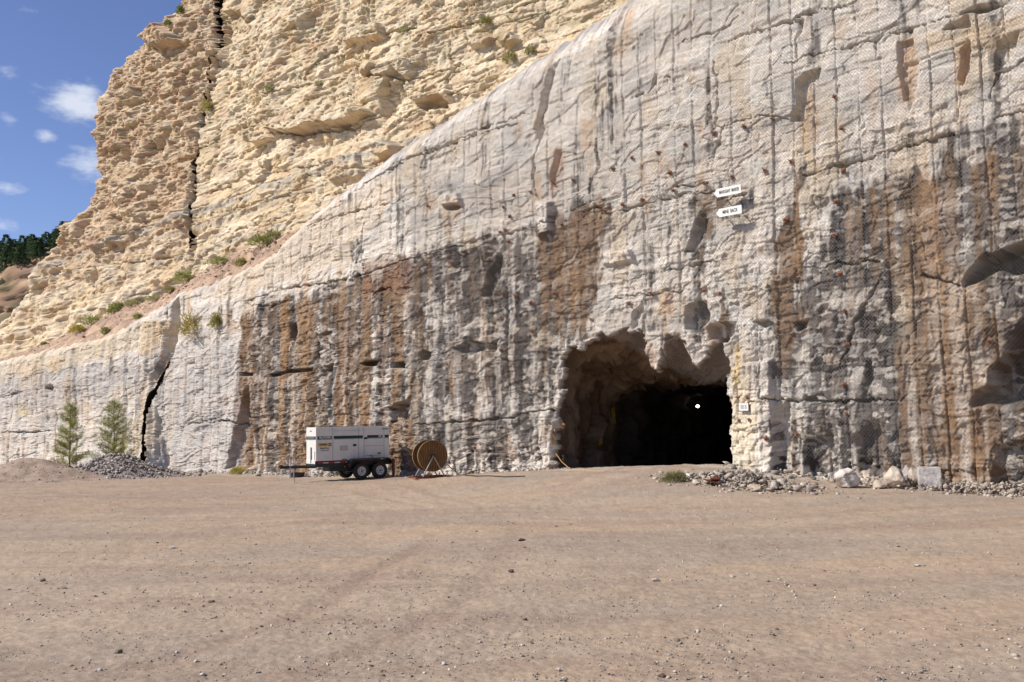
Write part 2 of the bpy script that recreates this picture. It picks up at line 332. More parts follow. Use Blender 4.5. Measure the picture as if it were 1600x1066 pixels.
CRACK = [

 ([(650, 664), (700, 660), (790, 654), (815, 645), (862, 640)], .10, .45), ([(1200, 622), (1240, 626), (1300, 627), (1400, 626)], .10, .45),
 ([(1120, 297), (1060, 302), (1000, 318), (960, 330), (935, 334)], .09, .35), ([(1100, 285), (1050, 292), (1040, 296)], .09, .35),
 ([(1250, 272), (1300, 256), (1350, 246), (1380, 233), (1415, 224)], .09, .40), ([(1415, 224), (1460, 212), (1490, 204)], .12, .40), ([(1550, 182), (1600, 168), (1680, 150)], .10, .40),
 ([(1110, 200), (1150, 188), (1190, 175), (1230, 184)], .05, .22), ([(1105, 66), (1180, 44), (1260, 12), (1330, -4)], .06, .28), ([(1210, 96), (1320, 66), (1400, 44), (1480, 20)], .06, .28),
 ([(560, 285), (640, 245), (720, 215), (800, 190)], .07, .3), ([(590, 262), (660, 235), (760, 195), (830, 170)], .05, .25),
 ([(640, 403), (600, 415), (560, 428), (510, 440), (470, 446), (430, 452), (380, 470)], .10, .35), ([(860, 345), (760, 370), (700, 388), (640, 403)], .08, .25),
 ([(300, 662), (330, 655), (362, 660), (375, 664)], .10, .40), ([(0, 674), (50, 676), (80, 672)], .13, .5), ([(0, 622), (25, 614), (40, 612)], .15, .5),
 ([(560, 350), (555, 380), (562, 420)], .10, .35), ([(835, 165), (836, 210), (826, 260), (830, 300), (836, 312)], .10, .30), ([(925, 215), (930, 260), (912, 300)], .10, .25),
 ([(1130, 310), (1160, 300)], .1, .3), ([(900, 330), (930, 322), (935, 340)], .12, .35), ([(1380, 420), (1352, 470), (1330, 520), (1312, 580)], .09, .35), ([(1190, 560), (1190, 620), (1200, 640)], .06, .25),
 ([(1500, 445), (1480, 440), (1440, 428)], .09, .35), ([(940, 470), (970, 462), (1060, 455), (1090, 420)], .05, .2), ([(985, 432), (1060, 418), (1130, 402)], .05, .2), ([(1255, 420), (1330, 410), (1400, 404)], .06, .25),
 ([(1130, 190), (1115, 225), (1100, 260)], .08, .25), ([(1060, 60), (1120, 40), (1150, 15)], .06, .25), ([(1110, 95), (1118, 150), (1112, 200)], .07, .22), ([(980, 150), (1010, 140), (1022, 120), (1042, 118)], .07, .25),
 ([(1230, 30), (1245, 28), (1238, 60), (1240, 88)], .09, .28), ([(1360, 85), (1362, 50), (1390, 48)], .06, .2), ([(1540, 150), (1560, 110), (1600, 90)], .08, .3), ([(660, 540), (640, 600), (640, 655)], .06, .25),
 ([(690, 545), (700, 600), (690, 655)], .07, .22), ([(440, 360), (420, 392), (400, 402)], .10, .3), ([(470, 350), (520, 335), (560, 325), (640, 310)], .05, .22), ([(270, 545), (255, 580), (248, 600)], .18, .8),
 ([(380, 475), (420, 478), (450, 468)], .10, .3), ([(560, 458), (600, 450), (615, 460)], .10, .3),
]
# columns down the wall at full sharpness inside the picture, coarser outside it
def u_of(px): return W(px, 660)[0]
ucols = np.concatenate([np.linspace(-36, u_of(-70), 90)[:-1], np.array([u_of(p) for p in np.arange(-70, 1671, 1.35)]), np.linspace(u_of(1671), 60, 160)[1:]])
vr = np.concatenate([np.linspace(0, .72, 590)[:-1], np.linspace(.72, 1, 140)])
U, Vv = np.meshgrid(ucols, vr)
CZ = crest(U) + .16 * gn(U * .7, U * 0, 70) + .14 * gn(U * 2.1, U * 0, 71) + .08 * gn(U * 6, U * 0, 72)
Z = zb + (CZ - zb) * Vv
D, va, vb, vc, S, bedr = wall_common(U, Z, .78)
ci = col_index(U, Z); cf = np.abs(ci - np.round(ci)) * .75; cidx = np.round(ci - .5).astype(np.int64)
dm = ss(-.25, .25, gn(U * .35, Z * .30, 88))
D -= .085 * np.sqrt(np.clip(1 - (cf / np.interp(U, [-20, 8, 20], [.070, .048, .030])) ** 2, 0, 1)) * (0.25 + .75 * dm)
D += (h2(cidx, np.zeros_like(cidx), 14) - .5) * .05 + (h2(cidx, np.floor(S / 2.3 + h2(cidx, cidx * 0, 3)).astype(np.int64), 15) - .5) * .06
rough_low = (.25 + .75 * ss(2, 5, U)) * ss(3.5, -3.5, S - np.interp(U, [p[0] for p in _bp], [p[1] - DIP * p[0] for p in _bp]))
D += rough_low * (terr(.11 * fbm(U * 1.3, Z * .6, 3, 61), .05, .15) + .016 * fbm(U * 3.1, Z * 4.5, 3, 62) + (vb[4] - .5) * .04 + (vc[4] - .5) * .02)
apply_feat(D, U, Z, FEAT); apply_crack(D, U, Z, CRACK)
OFF = -.02 * np.clip(Z, 0, 99)
rh = np.interp(U, [0, 12, 24, 40], [.5, .9, 2.2, 2.6])     # the crest is rounded, more so to the right where debris lies on it
tcr = np.clip((Z - (CZ - rh)) / rh, 0, 1); OFF -= tcr ** 2 * rh * .75
D *= 1 - .5 * tcr
O = OFF + D
# portal: the wall's edge turns in
pv = voro(U / .5, Z / .42, 204); pv2 = voro(U / .2, Z / .18, 205)
su = U + .05 * gn(U * 2.2, Z * 2.2, 201) + (pv[4] - .5) * .17 + (pv2[4] - .5) * .10; sz = Z + .05 * gn(U * 2.2, Z * 2.2, 203) + (pv[5] - .5) * .20 + (pv2[5] - .5) * .10
sp = sdf_poly(su, sz, PORTAL)
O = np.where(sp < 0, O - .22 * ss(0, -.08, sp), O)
hole = sp < -.07
# left of the big fissure the wall stands a little back and turns
uf = u_of(236)
O += .25 * ss(.2, -.2, U - uf) * ss(12, 4, Z)
# ---- colour
pale = lin(224, 213, 199); pink = lin(216, 200, 184); cool = lin(193, 187, 180); tan = lin(218, 196, 166); white = lin(234, 228, 218)
C = mix(np.broadcast_to(pale, U.shape + (3,)), pink, ss(-.3, .5, fbm(U * .35, Z * .3, 3, 101)) * .6)
C = mix(C, cool, ss(.0, .6, fbm(U * .5, S * .9, 4, 102)) * .7)
C = C * (0.90 + .20 * bedr)[..., None] * (.93 + .14 * vb[4])[..., None]
C = mix(C, white, (vb[6] > .80) * .35)
C = mix(C, tan, ss(.22, .65, fbm(U * .55, Z * .22, 4, 103)) * .55)
C = mix(C, lin(200, 168, 138), ss(.45, .8, fbm(U * .9, Z * .3, 4, 109)) * .6)
pxz = lambda pts: Wp(pts)
def region(pts, soft, amp=.6, seed=0):
    P = np.array(pxz(pts)); x0, y0 = P.min(0) - soft - 1.5; x1, y1 = P.max(0) + soft + 1.5; R = np.zeros(U.shape)
    m = (U > x0) & (U < x1) & (Z > y0) & (Z < y1)
    if m.any():
        uu = U[m] + amp * gn(U[m] * .9, Z[m] * .5, 400 + seed); zz = Z[m] + amp * gn(U[m] * .9, Z[m] * .6, 410 + seed)
        R[m] = ss(soft, -soft, sdf_poly(uu, zz, P))
    return R
DK = np.zeros(U.shape); BR = np.zeros(U.shape)
for i, (pts, dk, br, soft) in enumerate([
    ([(372, 500), (420, 470), (500, 452), (580, 425), (645, 402), (650, 740), (360, 745)], 1.08, .62, .35),
    ([(640, 403), (760, 370), (830, 350), (868, 345), (868, 520), (845, 740), (640, 740)], .84, .25, .45),
    ([(640, 470), (700, 470), (850, 560), (850, 740), (645, 740)], -.20, .0, .9),
    ([(858, 340), (940, 325), (940, 420), (915, 520), (865, 545), (850, 470)], 1.0, .85, .35),
    ([(640, 520), (690, 530), (850, 560), (900, 560), (860, 620), (640, 600)], .25, .2, .6),
    ([(1072, 300), (1125, 300), (1112, 350), (1110, 430), (1085, 430), (1072, 380)], .70, .5, .3),
    ([(1118, 300), (1175, 300), (1180, 340), (1120, 345)], .55, .1, .3),
    ([(1068, 470), (1110, 470), (1150, 500), (1150, 530), (1080, 530)], .5, .3, .3),
    ([(1200, 480), (1204, 360), (1226, 320), (1232, 265), (1246, 262), (1250, 330), (1248, 480), (1230, 600), (1200, 600)], 1.0, .72, .25),
    ([(1290, 330), (1318, 285), (1380, 290), (1420, 275), (1400, 480), (1400, 750), (1320, 740), (1215, 740), (1205, 480), (1250, 440)], 1.12, .32, .5),
    ([(1395, 300), (1450, 262), (1560, 235), (2300, 60), (2300, 1000), (1380, 760)], 1.22, .52, .4),
    ([(1480, 430), (1515, 420), (1525, 620), (1535, 745), (1490, 745), (1470, 600)], .6, 1.0, .3),
    ([(1425, 200), (1500, 190), (1600, 175), (1660, 170), (1660, 240), (1430, 250)], .55, .1, .3),
    ([(1215, 560), (1390, 560), (1380, 740), (1220, 740)], -.12, -.15, .7),
    ([(1280, 560), (1330, 560), (1330, 740), (1290, 740)], -.35, -.2, .3),
    ([(930, 200), (918, 240), (936, 300), (925, 330), (905, 340), (900, 320)], .35, .3, .3),
    ([(1255, 330), (1290, 330), (1290, 420), (1255, 440)], -.2, 0, .3),
    ([(1580, 340), (1610, 330), (1610, 420), (1585, 400)], -.6, -.3, .2),
    ([(355, 640), (385, 600), (398, 735), (350, 735)], .5, .4, .3)]):
    R = region(pts, soft * 1.5, .45, i); DK += dk * R; BR += br * R
cr = h2(cidx, np.zeros_like(cidx), 31); cr2 = h2(cidx, np.zeros_like(cidx) + 2, 32)
edge = np.clip(cf / .30, 0, 1)
strk = fbm(U * 1.5, Z * .10 + .15 * gn(U * .6, Z * .6, 135), 4, 104, .6)
hc = np.floor(ci * 2.0 + .35 * gn(U * .5, Z * .2, 134)).astype(np.int64); cr = .6 * cr + .4 * h2(hc, np.floor(Z / 3.1 + h2(hc, hc * 0, 7)).astype(np.int64), 8)
streak = (cr - .5) * np.interp(U, [-10, 12, 16, 60], [1.6, 1.6, .8, .8]) + 1.0 * strk + .45 * fbm(U * 3.0, Z * 1.6, 4, 105) + .22 * (vb[4] - .5)
zlow = ss(1.0, 7, Z)
streak = streak + .30 * gn(U * 5.5, Z * .22, 136) + .22 * gn(U * 11, Z * .5, 137)
A = np.clip(ss(.30, .78, DK * 1.10 + streak * .60 - .01 + .05 * zlow), 0, 1)
A = np.clip(A + .35 * ss(.10, .55, gn(U * 2.0, Z * .12, 133) - .30 + DK * .3) * (Z < 12), 0, 1)
bsel = ss(.25, .85, BR * 1.05 + (cr2 - .5) * np.interp(U, [-10, 12, 16, 60], [.9, .9, .3, .3]) + .25 * fbm(U * .8, Z * .16, 3, 106) + .50 * fbm(U * 2.4, Z * .09, 3, 138))
dark = lin(100, 92, 87); black = lin(56, 50, 49); brown = lin(130, 101, 74); orange = lin(158, 118, 76)
SCOL = mix(mix(np.broadcast_to(dark, U.shape + (3,)), black, ss(-.05, .45, fbm(U * 2.2, Z * .28, 4, 107))), mix(np.broadcast_to(brown, U.shape + (3,)), orange, ss(.1, .6, fbm(U * 1.2, Z * .2, 4, 108)) * .6), bsel)
OR = region([(1478, 430), (1518, 420), (1528, 620), (1540, 748), (1492, 748), (1472, 600)], .25, .3, 41)
SCOL = mix(SCOL, lin(158, 118, 78), OR * .6)
SCOL = SCOL * (.84 + .32 * vb[5] + .12 * (vc[5] - .5))[..., None]
A = A * (1 - .55 * ss(.16, .46, gn(U * 2.1, Z * .07 + .1 * gn(U, Z, 139), 140) + .12 * gn(U * 7, Z * .8, 141)) * ss(12, 0, Z + .5 * gn(U * 3, Z * .3, 142)))
chip = (vc[4] > .72) & (gn(U * .9, Z * .7, 110) > -.15)
chip2 = (vb[5] > .70) & (gn(U * .6, Z * .6, 111) > .05)
A = A * (1 - .55 * chip * (1 - .7 * bsel)) * (1 - .6 * chip2 * (1 - .7 * bsel))
C = mix(C, SCOL, A * .93)
# tan/orange patches and left yellow blocks
for i, (pts, c, k) in enumerate([([(856, 232), (876, 230), (872, 262), (862, 300), (850, 300)], (212, 172, 142), .6), ([(900, 180), (925, 175), (918, 230), (900, 240)], (206, 170, 132), .7),
    ([(1396, 60), (1425, 50), (1430, 100), (1425, 152), (1405, 152)], (206, 166, 128), .75), ([(1480, 70), (1508, 58), (1504, 120), (1484, 120)], (206, 158, 112), .7),
    ([(1350, 90), (1365, 120), (1358, 200), (1345, 150)], (214, 178, 150), .6), ([(1440, 40), (1600, 20), (1600, 70), (1440, 70)], (220, 190, 150), .55), ([(1300, 20), (1320, 15), (1318, 50), (1298, 52)], (205, 178, 150), .6),
    ([(1250, 130), (1260, 150), (1252, 190), (1262, 240), (1268, 270), (1256, 240), (1244, 180)], (216, 184, 130), .7), ([(30, 580), (60, 570), (66, 600), (30, 610)], (218, 190, 140), .7), ([(28, 628), (48, 626), (48, 645), (30, 648)], (222, 196, 140), .8),
    ([(80, 560), (100, 565), (96, 580), (82, 582)], (210, 170, 110), .8), ([(105, 585), (118, 590), (114, 625), (104, 622)], (206, 168, 118), .8), ([(225, 500), (262, 500), (265, 548), (225, 560)], (208, 178, 136), .7),
    ([(330, 395), (560, 300), (640, 250), (600, 330), (480, 430), (330, 470)], (222, 200, 172), .6), ([(0, 560), (240, 500), (240, 540), (0, 600)], (218, 198, 168), .7), ([(1144, 600), (1180, 590), (1190, 740), (1150, 750)], (226, 208, 176), .8),
    ([(1144, 540), (1160, 540), (1160, 600), (1144, 600)], (224, 190, 120), .7), ([(560, 405), (640, 402), (636, 460), (560, 460)], (140, 104, 82), .7), ([(1030, 455), (1050, 455), (1052, 490), (1034, 490)], (212, 172, 138), .7)]):
    C = mix(C, lin(*c) * np.ones(3), region(pts, .16, .2, 60 + i) * k * (.65 + .35 * vb[5]))
C = mix(C, lin(186, 180, 176), region([(240, 545), (375, 520), (372, 740), (240, 740)], .3, .3, 91) * .45)
C = mix(C, lin(178, 172, 168), region([(0, 590), (225, 560), (226, 600), (0, 650)], .5, .3, 92) * .55)
C = mix(C, lin(176, 170, 165), ss(.25, 1, tcr) * ss(8, 13, U) * .75)
C = C * (1 + .10 * fbm(U * 5, Z * 6, 3, 120) + .07 * gn(U * 24, Z * 30, 121) + .10 * (vc[6] - .5))[..., None]
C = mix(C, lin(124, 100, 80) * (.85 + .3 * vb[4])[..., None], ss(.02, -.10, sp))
kp = ~(hole[:-1, :-1] & hole[1:, :-1] & hole[:-1, 1:] & hole[1:, 1:])
SLITS = []
def slit_mask(Ua, Za, path, width, off, seed):
    P = np.array(Wp(path, off)); wx = Ua + .10 * gn(Ua * 2.2, Za * 2.2, seed); wz = Za; x0, y0 = P.min(0) - 1; x1, y1 = P.max(0) + 1; m = (Ua > x0) & (Ua < x1) & (Za > y0) & (Za < y1)
    out = np.zeros(Ua.shape, bool); d, t = dist_line(wx[m], wz[m], P); out[m] = d < width * np.clip(np.sin(np.pi * np.clip(t, 0, 1)) * 2.2, .02, 1) * (1 + .35 * gn(Ua[m] * 0 + seed, Za[m] * 1.3, seed + 1)); return out
def fissure(path, width, off, Ua, Oa, Za, Pa, depth, seed, colr, label):
    """a slanting cleft that runs back into the rock behind an opening in the face"""
    P = resample(Wp(path, off), 70); tt = np.linspace(0, 1, 70); w = width * (np.clip(np.sin(np.pi * tt) * 2.2, .02, 1) * 1.3 + .25)
    L_e = np.stack([P[:, 0] - w, P[:, 1]], -1); R_e = np.stack([P[:, 0] + w, P[:, 1]], -1); ol = np.concatenate([L_e, R_e[::-1]]); ol = np.concatenate([ol, ol[:1]])
    cen = np.array([P[:, 0].mean(), P[:, 1].mean()]); oo = []
    for (u_, z_) in ol:
        d_ = (Ua - u_) ** 2 + (Za - z_) ** 2; m = d_ < .10; oo.append(float(np.percentile(Oa[m], 35)) if m.any() else float(Oa.ravel()[d_.argmin()]))
    oo = np.array(oo); oo = np.convolve(np.pad(oo, 2, mode='edge'), np.ones(5) / 5, 'valid'); pc = xyz(cen[0], off, cen[1]); vd = (pc - EYE)[:2]; vd /= np.linalg.norm(vd); vd = vd * .93 - N * .25; vd /= np.linalg.norm(vd)
    kk = np.linspace(0, 1, 40); Rg_ = []
    for k in kk:
        b = xyz(ol[:, 0], oo - .04, ol[:, 1]); b[:, :2] += vd * depth * k; b[:, :2] += T * (.10 * gn(ol[:, 1] * 1.5, np.full(len(ol), k * depth * 1.2), seed) * min(1, k * 4))[:, None]; Rg_.append(b)
    Rg_.append(np.broadcast_to(Rg_[-1].mean(0) * [1, 1, 0] + np.array([0, 0, 0]), Rg_[-1].shape) * [1, 1, 0] + Rg_[-1] * [0, 0, 1]); A_ = np.array(Rg_)
    me = np_mesh('fissure', A_, grid_faces(A_.shape[0], A_.shape[1]), np.broadcast_to(colr, A_.shape)); tag(link('fissure', me, mats=[M_ROCK]), label, 'fissure', kind='structure')
def resample(P, n):
    P = np.array(P); s_ = np.r_[0, np.cumsum(np.hypot(*np.diff(P, axis=0).T))]; q = np.linspace(0, s_[-1], n); return np.stack([np.interp(q, s_, P[:, 0]), np.interp(q, s_, P[:, 1])], -1)
LOWF = [([(262, 560), (250, 588), (243, 603), (236, 625), (231, 645), (229, 680), (228, 720), (228, 760)], .25), ([(268, 482), (272, 510), (268, 545)], .12)]
for i, (pth, w_) in enumerate(LOWF):
    sm = slit_mask(U, Z, pth, w_, 0, 1400 + i); kp &= ~(sm[:-1, :-1] & sm[1:, :-1] & sm[:-1, 1:] & sm[1:, 1:]); fissure(pth, w_, 0, U[::3, ::3], O[::3, ::3], Z[::3, ::3], None, 5.0, 1450 + i, lin(120, 104, 90), 'black slanting fissure opening in the lower rock wall at left')
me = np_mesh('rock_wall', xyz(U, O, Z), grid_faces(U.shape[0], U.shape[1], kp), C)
tag(link('rock_wall', me, mats=[M_ROCK]), 'blasted grey rock wall with stained vertical drill marks around the mine portal', 'rock wall', kind='structure')
WALL_U, WALL_V, WALL_O, WALL_Z = U, vr, O, Z
def wall_o(u, z):
    """outermost relief of the wall at u, z"""
    j = int(np.clip(np.searchsorted(ucols, u), 1, len(ucols) - 1)); i = int(np.clip(np.searchsorted(WALL_Z[:, j], z), 1, len(vr) - 1)); return float(WALL_O[i, j])
CRO = O[-1].copy(); CRZ = Z[-1].copy()

# ------------------------------------------------------------------ bench with red-brown debris between the two cliffs
ub = ucols[(ucols < 36)][::2]
cro = np.interp(ub, ucols, CRO); crz = np.interp(ub, ucols, CRZ)
bw = np.interp(ub, [-36, -10, 6, 9, 40], [3.2, 3.2, 3.2, 3.2, 4.5]); br_ = np.interp(ub, [-36, -22, -14, 4, 8, 10, 40], [.7, 1.3, 2.7, 2.6, 1.3, .3, .3])
tb = np.linspace(0, 1, 70)
Ub, Tb = np.meshgrid(ub, tb)
Ob = cro - bw * Tb; Zb = crz + br_ * Tb + np.sin(Tb * np.pi) ** .7 * (.20 * fbm(Ub * 1.3, Tb * 3, 4, 600) + .16 * voro(Ub * 3.5, Tb * 11, 601)[4] + .08 * voro(Ub * 8, Tb * 24, 604)[4])
Cb = mix(np.broadcast_to(lin(172, 144, 124), Ub.shape + (3,)), lin(196, 166, 138), ss(-.4, .5, fbm(Ub * 1.5, Tb * 5, 4, 602)))
Cb = mix(Cb, lin(176, 172, 166), (ss(10, 14, Ub) * .8))
me = np_mesh('debris_bench', xyz(Ub, Ob, Zb), grid_faces(*Ub.shape), Cb * (.8 + .4 * voro(Ub * 4, Tb * 12, 603)[4])[..., None])
tag(link('debris_bench', me, mats=[M_ROCK]), 'sloping ledge of reddish brown debris between the two cliffs', 'ledge', kind='structure')

# ------------------------------------------------------------------ the yellow cliff above
SET = -4.0
uu_ = np.concatenate([np.linspace(-60, u_of(-60), 110)[:-1], np.array([u_of(p) for p in np.arange(-60, 1001, 1.6)]), np.linspace(u_of(1001), 44, 60)[1:]])
foot_o = np.interp(uu_, ub, Ob[-1]); foot_z = np.interp(uu_, ub, Zb[-1]); nrow = 520
vv = np.concatenate([np.linspace(0, 1, nrow)])
ztop = 38.0
sil = interp([(z, u) for u, z in Wp([(288, -10), (285, 12), (262, 34), (240, 52), (212, 85), (182, 130), (164, 165), (166, 190), (156, 262), (150, 308), (134, 328), (108, 346), (92, 374), (82, 398), (52, 440), (22, 480), (-10, 510), (-80, 560)], 'c')] + [(60, 14)])
Uc, Vc = np.meshgrid(uu_, vv); FO = np.broadcast_to(foot_o, Uc.shape); FZ = np.broadcast_to(foot_z, Uc.shape) - .25
Zc = FZ + (ztop - FZ) * Vc
ufis = interp([(z, u) for u, z in Wp([(345, -30), (344, 70), (330, 122), (318, 180), (316, 210), (304, 290), (299, 340), (297, 400), (300, 425)], 'c')])(Zc)
fin = ss(.25, -.25, Uc - ufis)                                     # the left fin stands proud of the rest
RG = np.clip(.9 * fin * ss(13, 18, Zc) + .8 * ss(-.05, .5, fbm((Uc + 100) * .22, (Zc - DIP * Uc) * .35, 3, 625)) + .35 * ss(18, 24, Zc), 0, 1.3)
RG = RG * (1 - .75 * ss(6.5, 3.5, Zc - FZ) * (1 - .5 * fin))
D, va, vb, vc, S, bedr = wall_common(Uc + 100, Zc, .95, RG)
big_ = voro(Uc / 2.6 + .12 * gn(Uc * .7, Zc * .7, 670), (Zc - DIP * Uc) / 1.5 + .15 * gn(Uc * .6, Zc, 671), 672)
D = D - .30 * ss(.03, 0, big_[1]) * (big_[6] > .35) * (.4 + .6 * (1 - fin)) + (big_[4] - .5) * .16 + big_[2] * (big_[5] - .5) * .22
D += RG * (.10 * (va[4] - .5) + .05 * (vb[4] - .5) + terr(.12 * fbm(Uc * .7, Zc * 1.2, 2, 626), .07, .1))
sj = Zc - DIP * Uc + .10 * gn(Uc * .3, Zc * .5, 1200) + .03 * gn(Uc * 3, Zc * 3, 1202); uj = Uc + .08 * gn(Uc * .6, Zc * .6, 1201) + .03 * gn(Uc * 3, Zc * 3, 1203)
b1 = sj / .95 + .8 * gn(sj * .35, sj * 0, 1204); bk = np.floor(b1).astype(np.int64); bf = b1 - np.floor(b1)
D += (h2(bk, bk * 0, 1205) - .5) * .22 * (.5 + .5 * RG) - .22 * ss(.07, 0, bf) * (gn(Uc * .25, bk * 3.7, 1206) > -.15) - .16 * (1 - bf) * (h2(bk, bk * 0, 1207) > .6)
for (hh, w, am, sd, lo) in ((1.35, 2.6, .30, 1210, .45), (.55, 1.1, .19, 1230, .2), (.24, .5, .09, 1250, .12)):
    q = brick(uj, sj, hh, w, sd); D += am * (lo + (1 - lo) * np.clip(RG, 0, 1.2)) * (q[0] + .9 * q[1] + .8 * q[2]) - am * .6 * ss(.04, 0, q[3]) * (q[4] > .5) * (lo + (1 - lo) * RG)
S = Zc - DIP * Uc
FEAT2 = [
 ([(424, 205), (436, 188), (480, 172), (530, 165), (572, 168), (585, 180), (555, 190), (540, 194), (500, 196), (470, 208), (440, 206)], .8, .06, .10),
 ([(524, 195), (548, 190), (540, 200), (526, 206)], -.8, .06, .05),
 ([(395, 212), (425, 206), (428, 218), (400, 226)], .5, .06, .06), ([(380, 206), (392, 208), (390, 222), (380, 220)], -.6, .08, .05),
 ([(654, 160), (690, 148), (700, 168), (665, 172), (655, 168)], -.9, .06, .06), ([(640, 140), (700, 130), (705, 155), (650, 160)], .4, .06, .08),
 ([(592, 228), (612, 222), (625, 230), (624, 242), (604, 248), (592, 244)], .9, .10, .03),
 ([(348, 20), (372, 18), (384, 30), (360, 70), (346, 90), (344, 60)], -.6, .10, .05),
 ([(342, -20), (350, -20), (348, 60), (342, 80), (338, 60)], -.6, .08, .03),
 ([(575, 108), (590, 98), (598, 105), (590, 118), (578, 122)], .5, .08, .06), ([(730, 60), (760, 52), (775, 62), (760, 74), (738, 74)], .5, .08, .06),
 ([(780, 60), (805, 52), (812, 64), (795, 74)], .45, .08, .05), ([(600, 150), (625, 110), (640, 125), (615, 170), (600, 190)], -.5, .08, .06), ([(610, 120), (640, 90), (650, 110), (625, 150)], .4, .1, .1),
 ([(500, 250), (560, 240), (565, 275), (520, 285)], .35, .08, .1), ([(380, 255), (420, 250), (410, 282), (385, 285)], .4, .08, .1), ([(545, 40), (600, 36), (600, 60), (545, 66)], .5, .1, .12),
 ([(200, 150), (222, 135), (222, 160), (205, 165)], .6, .1, .1), ([(215, 50), (262, 40), (300, 70), (260, 80)], .8, .15, .15),
 ([(140, 425), (152, 420), (150, 440), (140, 452)], -.8, .1, .05), ([(180, 340), (215, 335), (220, 350), (180, 352)], -.35, .08, .05), ([(150, 360), (180, 352), (190, 380), (150, 390)], .5, .15, .15),
 ([(110, 350), (135, 345), (130, 375), (105, 380)], .7, .15, .15), ([(165, 210), (200, 200), (200, 230), (170, 240)], .5, .15, .15),
]
CR2 = [([(345, -10), (344, 70), (330, 122), (318, 180), (316, 210), (304, 290), (299, 340), (297, 400), (300, 425)], .10, .6),
 ([(560, 128), (600, 122), (640, 126), (700, 108), (720, 100)], .10, .5), ([(640, 90), (632, 120), (622, 160)], .1, .5), ([(700, 60), (705, 100), (690, 150)], .08, .4), ([(360, 110), (372, 90), (380, 70)], .08, .4),
 ([(430, 205), (470, 212), (520, 204), (560, 196), (620, 172)], .12, .5), ([(600, 210), (650, 175), (700, 150), (760, 120)], .09, .45), ([(330, 290), (420, 270), (520, 255)], .05, .3), ([(400, 150), (470, 130), (540, 122)], .06, .35),
 ([(300, 380), (400, 352), (470, 330)], .04, .2), ([(310, 340), (420, 312), (500, 296)], .04, .2), ([(268, 270), (285, 240), (300, 200)], .08, .4), ([(232, 180), (225, 150), (235, 120)], .1, .5), ([(120, 420), (200, 410), (290, 398)], .05, .3),
 ([(240, 420), (260, 395), (270, 372)], .06, .3), ([(660, 60), (700, 48), (800, 20), (840, 0)], .09, .45), ([(560, 60), (640, 45), (700, 30)], .08, .4)]
D = np.array(D)
apply_feat(D, Uc, Zc, FEAT2, 'c', 700); apply_crack(D, Uc, Zc, CR2, 'c', 800)
D += fin * (.25 * ss(11, 20, Zc)) + fin * .30 * fbm(Uc * .5, Zc * .5, 3, 620)
D += .8 * ss(0, 1, gn(Uc * .16, S * .20, 621)) + terr(.16 * fbm(Uc * .35, S * .8, 3, 622, .4), .12, .12)
lean = -.17 * (Zc - FZ) - .5 * ss(12, 26, Zc - FZ)
uL = sil(Zc) + .7 + .55 * fbm(Zc * .9, Zc * 0, 4, 623, .6)
e = np.clip(uL - Uc, 0, None); Rr = 1.6; a = np.clip(e / Rr, 0, np.pi / 2)
Upos = np.where(e > 0, uL - Rr * np.sin(a), Uc); back = Rr * (1 - np.cos(a)) + np.clip(e - Rr * np.pi / 2, 0, None)
# relief turns with the corner
Oc = FO + lean - back + D * np.cos(a) * ss(0, .02, Vc); Upos = Upos - D * np.sin(a)
cream = lin(228, 208, 178); yel = lin(218, 191, 152); brn = lin(190, 156, 126); gry = lin(180, 174, 164)
C = mix(np.broadcast_to(cream, Uc.shape + (3,)), yel, ss(-.3, .5, fbm(Uc * .4, S * .5, 4, 631)) * .8)
C = C * (.90 + .20 * bedr)[..., None] * (.90 + .20 * vb[4])[..., None]
C = mix(C, brn, np.clip(fin * ss(12, 17, Zc) * .55 + ss(.15, .7, fbm(Uc * .5, S * .7, 4, 632)) * .5, 0, .9))
C = mix(C, lin(232, 218, 188), (vb[6] > .75) * .4)
for (p, th) in [([(295, 388), (400, 372)], .10), ([(222, 352), (300, 346)], .28), ([(300, 345), (400, 336)], .08), ([(180, 412), (270, 398)], .10), ([(0, 520), (90, 505)], .14)]:
    (ua, za), (ub2, zb2) = Wp(p, 'c'); s0 = (za - DIP * ua + zb2 - DIP * ub2) / 2
    C = mix(C, gry, ss(th, th * .3, np.abs(S - s0 + .05 * gn(Uc, S, 640))) * ss(-.5, .1, gn(Uc * .7, S, 641)) * .75)
grn = ss(.35, .7, fbm(Uc * .8, Zc * 1.3, 4, 642)) * ss(18, 23, Zc)
C = mix(C, lin(150, 146, 104), grn * .45)
C = mix(C, lin(168, 128, 104), region_u if False else 0 * Uc)
C = C * (1 + .10 * fbm(Uc * 5, Zc * 6, 3, 643) + .07 * gn(Uc * 16, Zc * 20, 121) + .12 * (vc[6] - .5))[..., None]
kpc = np.ones((Uc.shape[0] - 1, Uc.shape[1] - 1), bool)
def face_px(Oloc):
    P_ = xyz(Upos, Oc, Zc); v_ = P_ - EYE; w_ = v_ @ fw; return 800 + FPX * (v_ @ RT) / w_, 533 - FPX * (v_ @ UP) / w_
FPXX, FPYY = face_px(None)
